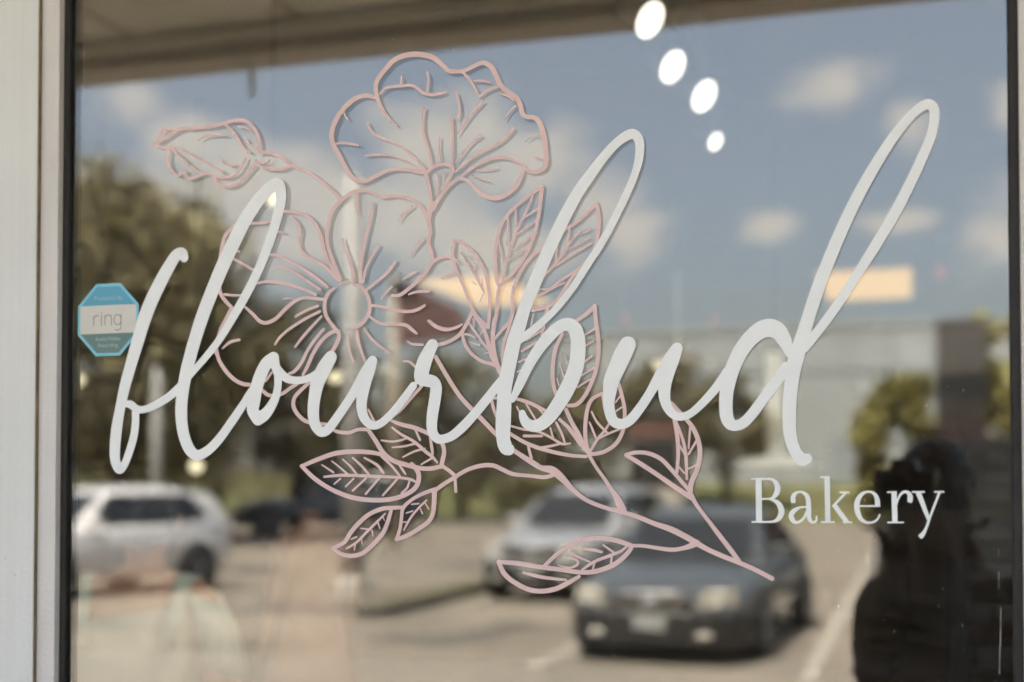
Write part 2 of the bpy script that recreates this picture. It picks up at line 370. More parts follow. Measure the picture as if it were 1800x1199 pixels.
# ================================================================== shop front
XL, XR, ZB, ZT = -1.0296, 0.0985, 0.92, 2.46      # clear glass opening
wall = empty('storefront_wall', (0, 0, 0))
tag(wall, 'white painted board wall of the shop front around the window', 'wall')
def board_wall(x0, x1, z0, z1, n_from):
    h = 0.18; z = z0
    while z < z1 - 1e-4:
        zz = min(z + h, z1)
        b = MB(); b.box((x0, -0.012, z + 0.003), (x1, 0.10, zz - 0.003)); b.build('wall_board', M['white_paint'], wall, bevel=0.003)
        z = zz
board_wall(-7.0, -5.3, 0.0, 3.42, 0)
board_wall(-1.75, XL - 0.205, 0.0, 3.42, 0)
board_wall(-5.299, -1.751, 0.0, 0.36, 0)
board_wall(-5.299, -1.751, 2.52, 3.42, 0)
board_wall(XR + 0.175, 0.85, 0.0, 3.42, 0)
board_wall(0.851, 4.199, 0.0, 0.36, 0)
board_wall(0.851, 4.199, 2.52, 3.42, 0)
board_wall(4.2, 5.0, 0.0, 3.42, 0)
b = MB(); b.box((XL - 0.204, -0.012, 0.0), (XR + 0.174, 0.10, ZB - 0.21)); b.build('apron_panel', M['white_paint'], wall, bevel=0.004)
b = MB(); b.box((XL - 0.204, -0.012, ZT + 0.19), (XR + 0.174, 0.10, 3.42)); b.build('head_panel', M['white_paint'], wall, bevel=0.004)
b = MB(); b.box((-7.0, 0.101, 0.0), (-5.3, 0.16, 3.42)); b.box((-1.75, 0.101, 0.0), (XL - 0.21, 0.16, 3.42)); b.box((XR + 0.18, 0.101, 0.0), (0.85, 0.16, 3.42)); b.box((4.2, 0.101, 0.0), (5.0, 0.16, 3.42)); b.box((XL - 0.21, 0.101, 0.0), (XR + 0.18, 0.16, ZB - 0.21)); b.box((XL - 0.21, 0.101, ZT + 0.19), (XR + 0.18, 0.16, 3.42)); b.box((-5.3, 0.101, 0.0), (-1.75, 0.16, 0.36)); b.box((-5.3, 0.101, 2.52), (-1.75, 0.16, 3.42)); b.box((0.85, 0.101, 0.0), (4.2, 0.16, 0.36)); b.box((0.85, 0.101, 2.52), (4.2, 0.16, 3.42))
b.build('wall_core', M['room_dark'], wall)

win = empty('shop_window', (0, 0, ZB))
tag(win, 'large shop window in a white timber frame with black glazing gasket', 'window')
def part(b, name, m, bevel=0.0):
    o = b.build(name, m, win, bevel=bevel); o.location = (0, 0, -ZB); return o
GX = 0.0066
xs_l, xc_l = XL - GX, -1.0638
xs_r, xc_r = XR + 0.0095, XR + 0.042
zs_b, zc_b = ZB - 0.008, ZB - 0.04
zs_t, zc_t = ZT + 0.008, ZT + 0.04
# casings
for nm, a, c in (('casing', (xc_l - 0.17, -0.024, ZB - 0.20), (xc_l, 0.03, ZT + 0.18)), ('casing', (xc_r, -0.024, ZB - 0.20), (xc_r + 0.13, 0.03, ZT + 0.18)),
                 ('casing', (xc_l + 0.0003, -0.0245, zc_t), (xc_r - 0.0003, 0.03, ZT + 0.18))):
    b = MB(); b.box(a, c); part(b, nm, M['white_paint'], 0.0012)
b = MB(); b.box((xc_l + 0.0003, -0.06, ZB - 0.085), (xc_r - 0.0003, 0.099, zc_b)); part(b, 'sill', M['white_paint'], 0.004)
# glazing stops
for a, c in (((xc_l + 0.0008, -0.018, zc_b), (xs_l, -0.0002, zc_t)), ((xs_r, -0.018, zc_b), (xc_r - 0.0008, -0.0002, zc_t)),
             ((xs_l, -0.0178, zs_t), (xs_r, -0.0002, zc_t - 0.0005)), ((xs_l, -0.0178, zc_b + 0.0005), (xs_r, -0.0002, zs_b))):
    b = MB(); b.box(a, c); part(b, 'glazing_stop', M['stop_paint'], 0.0012)
b = MB(); b.box((xc_l + 0.0001, -0.0225, zc_b), (xc_l + 0.0016, -0.0175, zc_t)); part(b, 'caulk_bead', M['caulk'])
# gaskets, slightly uneven along the free edge
rnd = random.Random(4)
def gasket(vertical, e0, e1, a, c):
    b = MB(); n = 40; top = []; rng = []
    for i in range(n + 1):
        t = a + (c - a) * i / n; d = 0.0007 * noise.noise(Vector((t * 9, e0 * 30, 0))) + 0.0004 * noise.noise(Vector((t * 31, e1 * 20, 3)))
        e = e1 + d
        pr = [(e0, -0.008), (e - (0.0015 if e1 > e0 else -0.0015), -0.008), (e, -0.0055), (e, -0.0003), (e0, -0.0003)]
        rng.append([((p[0], p[1], t) if vertical else (t, p[1], p[0])) for p in pr])
    b.loft(rng, smooth=False); return b
part(gasket(True, xs_l, XL, zs_b, zs_t), 'gasket', M['gasket'])
part(gasket(True, xs_r, XR, zs_b, zs_t), 'gasket', M['gasket'])
part(gasket(False, zs_b, ZB, XL + 0.001, XR - 0.001), 'gasket', M['gasket'])
part(gasket(False, zs_t, ZT, XL + 0.001, XR - 0.001), 'gasket', M['gasket'])
# rear stops and inner lining
for a, c in (((XL - 0.030, 0.0075, zs_b), (XL - 0.004, 0.028, zs_t)), ((XR + 0.004, 0.0075, zs_b), (XR + 0.030, 0.028, zs_t)),
             ((XL - 0.030, 0.0075, zs_b - 0.03), (XR + 0.030, 0.028, zs_b - 0.0005)), ((XL - 0.030, 0.0075, zs_t + 0.0005), (XR + 0.030, 0.028, zs_t + 0.03))):
    b = MB(); b.box(a, c); part(b, 'inner_stop', M['gasket'])
b = MB(); b.box((XL - 0.012, 0.0, ZB - 0.014), (XR + 0.012, 0.0055, ZT + 0.014)); part(b, 'glass_pane', M['glass'])

# unseen plain windows added on either side to let daylight into the room
for x0, x1, lab in ((-5.299, -1.751, 'unseen plain wide shop window added for daylight left of the lettered window'), (0.851, 4.199, 'unseen plain wide shop window added for daylight right of the lettered window')):
    sw = empty('shop_window', ((x0 + x1)/2, 0.0, 0.36)); tag(sw, lab, 'window'); hw = (x1 - x0)/2
    for a, c in (((-hw, -0.02, 0.0), (-hw + 0.08, 0.15, 2.16)), ((hw - 0.08, -0.02, 0.0), (hw, 0.15, 2.16)), ((-hw + 0.0801, -0.02, 0.0), (hw - 0.0801, 0.15, 0.08)), ((-hw + 0.0801, -0.02, 2.08), (hw - 0.0801, 0.15, 2.16)), ((-0.03, -0.02, 0.0801), (0.03, 0.15, 2.0799))):
        b = MB(); b.box(a, c); b.build('frame', M['white_paint'], sw, bevel=0.003)
    for a, c in (((-hw + 0.0801, 0.04, 0.0801), (-0.0301, 0.046, 2.0799)), ((0.0301, 0.04, 0.0801), (hw - 0.0801, 0.046, 2.0799))):
        b = MB(); b.box(a, c); b.build('glass_pane', M['glass'], sw)

# canopy over the walk
can = empty('canopy', (-1.0, 0, 3.0)); tag(can, 'flat canopy roof with panelled soffit over the walkway', 'canopy')
def cpart(b, n, m, bev=0.0):
    o = b.build(n, m, can, bevel=bev); o.location = (1.0, 0, -3.0); return o
x = -9.0
while x < 6.0:
    b = MB(); b.box((x + 0.014, -2.24, 3.06), (x + 0.586, -0.02, 3.078)); cpart(b, 'soffit_panel', M['soffit'], 0.004)
    x += 0.6
b = MB(); b.box((-9.0, -2.25, 3.08), (6.0, -0.02, 3.38)); cpart(b, 'roof_deck', M['fascia'])
b = MB(); b.box((-9.0, -2.40, 2.98), (6.0, -2.2505, 3.40)); cpart(b, 'fascia_beam', M['fascia'], 0.006)
b = MB(); b.box((-9.0, -2.2495, 3.02), (6.0, -2.20, 3.0595)); cpart(b, 'trim_strip', M['soffit'], 0.003)
b = MB(); b.tube([(-2.03,-2.33,2.99),(-2.03,-2.33,2.945)], 0.006, 8); b.tube([(-2.03,-2.33,2.95),(-2.03,-2.33,2.87)], [0.011,0.006], 8)
tag(b.build('hanging_hook', M['lamp_white']), 'small metal hook hanging from the edge of the canopy', 'hook')

# ================================================================== room behind the glass
def room_box(name, a, c, m):
    b = MB(); b.box(a, c); return tag(b.build(name, m), kind='structure')
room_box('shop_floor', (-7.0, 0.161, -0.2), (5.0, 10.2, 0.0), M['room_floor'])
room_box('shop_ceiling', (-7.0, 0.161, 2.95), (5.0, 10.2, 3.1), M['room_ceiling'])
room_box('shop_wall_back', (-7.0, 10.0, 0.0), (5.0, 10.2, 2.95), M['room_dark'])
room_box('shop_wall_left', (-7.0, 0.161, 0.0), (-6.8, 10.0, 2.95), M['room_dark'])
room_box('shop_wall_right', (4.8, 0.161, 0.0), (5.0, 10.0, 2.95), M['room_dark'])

# ================================================================== lettering and floral decal
STROKES_SCRIPT = '''
letter_f r -864.1 1901.5 12 -867 1907.6 12.9 -875.4 1904.6 15.4 -885.8 1891.1 16.9 -897.3 1872.8 18.2 -910.8 1848.3 19.1 -920.9 1824.9 18.9 -930.1 1797.5 17.8 -940 1767.6 16.4 -948.4 1740.1 15.6 -954.3 1715 14.5 -959 1689.9 15.7 -961.4 1667.2 15.4 -960.9 1649.6 14.1 -955 1638 12.1 -947.6 1644 10.7 -940.8 1659.5 10.9 -934.3 1679.6 10.9 -931.9 1697.1 10.6 -932 1709.6 10.6
letter_f r -946.5 1720.4 8 -938.7 1719.3 10.2 -930.9 1714.1 9.7 -921.4 1712.7 9.1 -908.6 1716.2 10.1 -894.4 1722.7 10.5 -881.7 1730 10.6 -868.6 1740.4 11.2
letter_l r -865 1742.7 6.7 -848.5 1760.7 8.7 -830 1779.5 9.4 -812.7 1799.4 10.1 -792.8 1828.6 11.5 -775.7 1855.2 12.1 -759.4 1884.8 12.5 -745.2 1917.4 13.1 -734.4 1950 13.5 -730.8 1969.4 14 -733.9 1983.8 14.1 -744.5 1982.1 15.6 -759.9 1968.3 17.4 -776.6 1948 18.3 -791.7 1923 19.1 -808.5 1891.8 18.8 -823.4 1860.4 18.6 -837.9 1827.2 18.3 -849.8 1793.9 17.7 -859.6 1760.4 17.4 -865 1732.8 16.7 -866.9 1708.3 16.7 -863.9 1683.7 15.8 -855.8 1663.7 15 -844.7 1655.3 12.8 -829.9 1660.4 12.2 -812.9 1675.5 11.9 -792.7 1701 11.2 -777.6 1721.4 9.9 -769.3 1733.9 8.6
letter_o r -805.2 1682.8 8.4 -794.9 1696 9.2 -784.5 1710.7 9.7 -774.3 1726.6 10.2 -767.9 1735.7 8.9
letter_o r -760.6 1699 16.7 -768 1709 15.3 -766.8 1717.1 16.8 -763.3 1735.6 16.8 -757.6 1751.7 16.9 -750 1765.5 16.1 -740.4 1772.4 15.4
letter_o r -739.8 1772.1 13.9 -737.2 1761.6 12 -734.2 1752.3 10.6 -733.9 1744.2 10.2 -734.2 1737.3 10.2 -736.7 1725.8 10.8 -742.7 1714.4 12.6 -751 1704.3 14.8 -759.9 1699.4 16.3
letter_o r -734.6 1760.4 8.6 -729.5 1753.1 10.8 -721.8 1747.2 10.2 -712.9 1744.9 9.2 -701.6 1744.9 9 -691.5 1747.6 8.8 -683.4 1751.7 9
letter_u r -664.1 1771.1 16 -670.3 1762.2 18.3 -676.5 1751.8 18.6 -681.5 1740.7 18.3 -684.5 1727.1 16.3 -686.6 1713.4 15.3 -686.6 1702 14.8 -684.8 1692.2 13.8 -680.6 1685.3 12.7 -675 1681.8 12.1 -667.5 1684.8 11.9 -660.1 1693 11.6 -652.7 1702.6 11.5 -644.1 1714 11.5 -635.6 1726.1 11.7 -627 1739.3 13.1 -620.9 1749.6 13.6 -614.8 1758.4 13.3 -610 1765.3 12.7
letter_u r -610 1764.9 12.4 -613.6 1755 14.4 -619.1 1741.6 15.9 -622.3 1728.1 14.9 -623.9 1716.8 13.7 -623.5 1707.8 12.9 -620.8 1698.7 12 -614.6 1691.3 10.6 -607.3 1688.6 9.7 -598.8 1691.4 9.7 -589.2 1698.8 9.9 -579.6 1708.4 9.9 -568.8 1721.4 9.7 -558.1 1734.6 9.4
letter_r r -534.2 1782.1 13.9 -538.6 1774.5 15.9 -543.7 1764 18 -547.1 1753.4 18.6 -548.5 1744 17.1 -547.1 1740.2 12.7
letter_r r -553.1 1739.8 6.8 -547.3 1741.3 12.7 -539.5 1740.3 14.9 -532.8 1738.6 14.1 -529.7 1731.6 14.4 -531.1 1718.3 14.5 -533.9 1702.4 14.2 -535 1689.1 13.3 -533.7 1679.7 12.3 -529.1 1673.3 11.1 -523.1 1671.6 10.5 -510.7 1675 10.8 -496.5 1685.9 11.5 -481.2 1701.5 11.2 -465.9 1719 11 -456.3 1730.7 10.4 -449.4 1739.7 8.8
letter_b r -438.9 1660.3 9.2 -442.6 1659.7 15.6 -446.6 1667.2 16.2 -447.8 1677 17.1 -447.4 1691.8 18.5 -446.6 1708.1 17.8 -446.1 1724.5 16.8 -443.2 1744.1 17.2 -438.9 1763.7 17.2 -434.9 1781.6 17.2 -428.6 1800.2 16.5 -421.3 1822 15.1 -413.2 1841.3 15.9 -394.9 1882.7 15.7 -378.1 1916 15.3 -361.2 1945.8 14.3 -344.2 1969 13.2 -327.4 1989.7 11.5 -312.4 2004.2 10.8 -297.7 2011.7 11.7 -289.7 2006.9 10.6 -287.4 1995.5 10.2 -289.2 1979.6 9.7 -294.1 1963.9 8.9 -300.8 1948.4 9 -316.5 1917.2 9.2 -331.8 1890.4 9.2 -345.5 1870.5 8.7 -366 1840.7 8.6 -383.8 1819.7 8.4 -398.1 1806.4 8.8 -414.2 1793.6 9.4 -427.8 1784.3 8.4
letter_b r -436.3 1716.1 6.8 -427.3 1734.7 11.2 -417.1 1754.9 12.2 -405.7 1772.5 13.2 -393.1 1787.5 14.5 -381.4 1797.4 14.3 -371.3 1800.3 15.2 -363 1795.4 16.2 -359.2 1784 16.8 -358.9 1769.5 17.6 -361.1 1753.4 18 -365.6 1739.8 18 -373.1 1724.6 18 -381.8 1710.3 16.7 -392.3 1696.2 15.8 -402.4 1687.6 14.5 -411.7 1685.6 13.6 -419.3 1688.9 12.3 -423.5 1695.5 10.1 -424.7 1700.4 8.1
letter_b r -447.1 1665.9 15.5 -444 1660.3 15.4 -440.9 1658.7 13.2
letter_u_second r -301.7 1775.1 18.9 -307.8 1763.4 20.5 -314.5 1748.7 19.3 -320.3 1735.4 18 -322.4 1723.5 15.6 -323.4 1710.1 12.8 -322.2 1699.6 12.4 -318.3 1690.3 11.7 -311.7 1686.7 11.6 -304 1687.7 11.2 -296.2 1693.6 11.3 -286 1706.5 10.8 -276.3 1721.1 10.8 -268.8 1733.9 12 -261.3 1746.6 12.9 -253.8 1759.6 13.2 -246.4 1769.3 12.9
letter_u_second r -246.4 1769 12.8 -250.9 1757.3 14.6 -256.8 1742.8 15.5 -260.2 1728.1 14.3 -260.2 1714.8 12.5 -257 1704.5 11 -251.1 1697 10 -243.7 1693.7 9.1 -233.4 1696 8.5 -223.8 1703.2 8.8 -214 1712.8 9.4 -205.5 1722.2 9.7 -198.2 1731.8 10.2 -191.7 1742.6 8.8
letter_d r -124.2 1759.5 8.4 -129.1 1773.3 14.7 -136.1 1784.4 18 -145.6 1788.4 20.2 -155.6 1785.8 19 -166.3 1777.4 17.5 -175.7 1765.4 16.8 -183 1751.1 16.3 -188.1 1736.7 15.7 -191.8 1720.8 15.1 -192.8 1706.3 14.7 -191.9 1693.2 14.4 -188 1685.2 13.2 -181.8 1683.3 11.9 -173.9 1686 11.6 -164.6 1695.4 11.5 -152.4 1711.6 11.8 -141 1727.2 12.1 -128.2 1745 12.3
letter_d r -106.6 1646.6 11.4 -111.9 1646 13.9 -117.4 1652.1 12.9 -121.6 1662.1 12.9 -124.3 1675 13.8 -124.9 1689.3 14.3 -124.4 1706.5 14.6 -122.9 1723.7 14.9 -120.5 1740.8 15.8 -116.9 1756.5 16.7 -111.9 1773.5 14.8 -103.8 1799.4 14.1 -93.7 1829.7 14.1 -81.1 1862.3 13.6 -66.1 1897.1 13.4 -48.9 1931.7 12.9 -31.9 1960.9 11.9 -14.3 1987.4 10.9 3.8 2008.7 10.2 17.5 2018.1 10.7 24.6 2015 10.3 26.2 2004.3 10 23.4 1987 10.2 15.4 1966.3 10.6 1.9 1937.1 11.1 -13.7 1906.7 11.7 -30.8 1877.9 11.3 -48.7 1849.2 10.6 -67 1820.9 10.1 -85.2 1794.9 10.1 -101.9 1773.8 10.2 -109 1765.1 10.2
'''
STROKES_BAKERY = '''
letter_b f -157.9 1626 6.5 -157.6 1577.6 6.5
letter_b f -166 1625.1 1.9 -156.4 1625.1 1.8
letter_b f -165.6 1578.5 1.8 -156.6 1578.5 1.8
letter_b r -157.6 1625 2.2 -146 1624.9 2.3 -141.2 1622.9 4 -138.4 1619.1 5.6 -137.5 1614.8 6.2 -138.5 1610.2 5.9 -141 1606.4 4.5 -144.3 1604 2.6 -149.2 1603.4 2.1 -155.9 1603.4 2.1
letter_b r -146.7 1603.4 2.1 -140.7 1601.4 3.8 -136.5 1597.9 5.4 -134.1 1593 6.3 -133.7 1589.3 6.4 -135 1584.9 5.8 -137.8 1581.3 4.6 -142 1579.2 2.9 -148.1 1578.6 2.2 -157.8 1578.5 2.1
letter_a f -121.1 1599 4.2 -121.2 1601.6 5.4 -121.5 1604.7 5 -120.2 1607.8 4.5 -117.8 1610.1 3 -114.2 1611.1 2.1 -110 1609.9 3.4 -106.7 1606.6 4.6 -105.4 1602.3 5.1 -105.1 1595.6 5.2 -104.9 1589.5 5.4 -104.8 1584.6 5 -103.3 1580.4 4.2 -100.9 1578.5 2.7 -98.5 1579.2 2.7 -96.9 1581.4 2.4 -97 1585.8 1.7
letter_a f -106.5 1594.8 1.7 -113.1 1594.6 2.2 -117.9 1592.5 4 -121.6 1589.4 5.2 -123.4 1585.7 5.4 -122.4 1581.5 5.2 -119.7 1578.7 4 -116.4 1578.5 3 -112.5 1580.6 2.8 -109.5 1584.6 2.3 -107.1 1590.7 1.8
letter_k f -85.6 1627.8 5.6 -85.1 1578.2 5.6
letter_k f -93.1 1626.9 1.8 -85.2 1626.9 1.8
letter_k f -92.4 1578.8 1.7 -78.1 1579 1.7
letter_k f -65.6 1611.2 2.5 -80.1 1595.4 2.5
letter_k f -72.8 1610.6 1.8 -62.5 1610.6 1.8
letter_k f -78.6 1597.4 5 -65.2 1578.7 5
letter_k f -69.6 1578.9 1.6 -60.1 1578.9 1.6
letter_e f -52.6 1596.2 1.8 -31.4 1596.3 1.8
letter_e f -34 1595.5 5.3 -34.3 1602 5.2 -35.6 1606.8 4.2 -38.9 1610.4 2.9 -43.5 1611.3 2.3 -48.8 1609.6 3.6 -52.9 1604.9 5 -54.9 1599.5 5.7 -55.2 1594.1 5.7 -53.8 1588 5.3 -51 1582.6 4.3 -46.6 1579.2 3 -42 1578.7 2.5 -37.3 1579.9 2.3 -33.8 1583.1 2 -31.7 1587.6 1.7
letter_r f -17.2 1611.9 5.5 -16.6 1578.7 5.5
letter_r f -24.4 1610.9 1.7 -18.1 1610.9 1.7
letter_r f -24.2 1579.1 1.7 -7.7 1579.3 1.7
letter_r f -14.6 1597.3 1.1 -13.3 1603.2 2 -11.2 1607.7 2.5 -8.3 1610.7 2.9 -4.9 1611.3 3.2 -2.1 1609.3 4.5 -1.1 1605.7 5.3 -1.3 1602.4 5.5 -1.8 1600.1 4
letter_y f 6.8 1611.4 5.5 17.3 1582.3 3.8
letter_y f 0.7 1611.2 1.9 13.7 1611.2 1.9
letter_y f 22.9 1611.3 1.9 32.9 1611.3 1.9
letter_y f 28.4 1611.4 2.6 19.7 1588.2 2.4 16.6 1579 2.7 14.8 1574 2.8 12.5 1569 3.8 10 1565.6 5.1 8 1563.8 4.6
'''
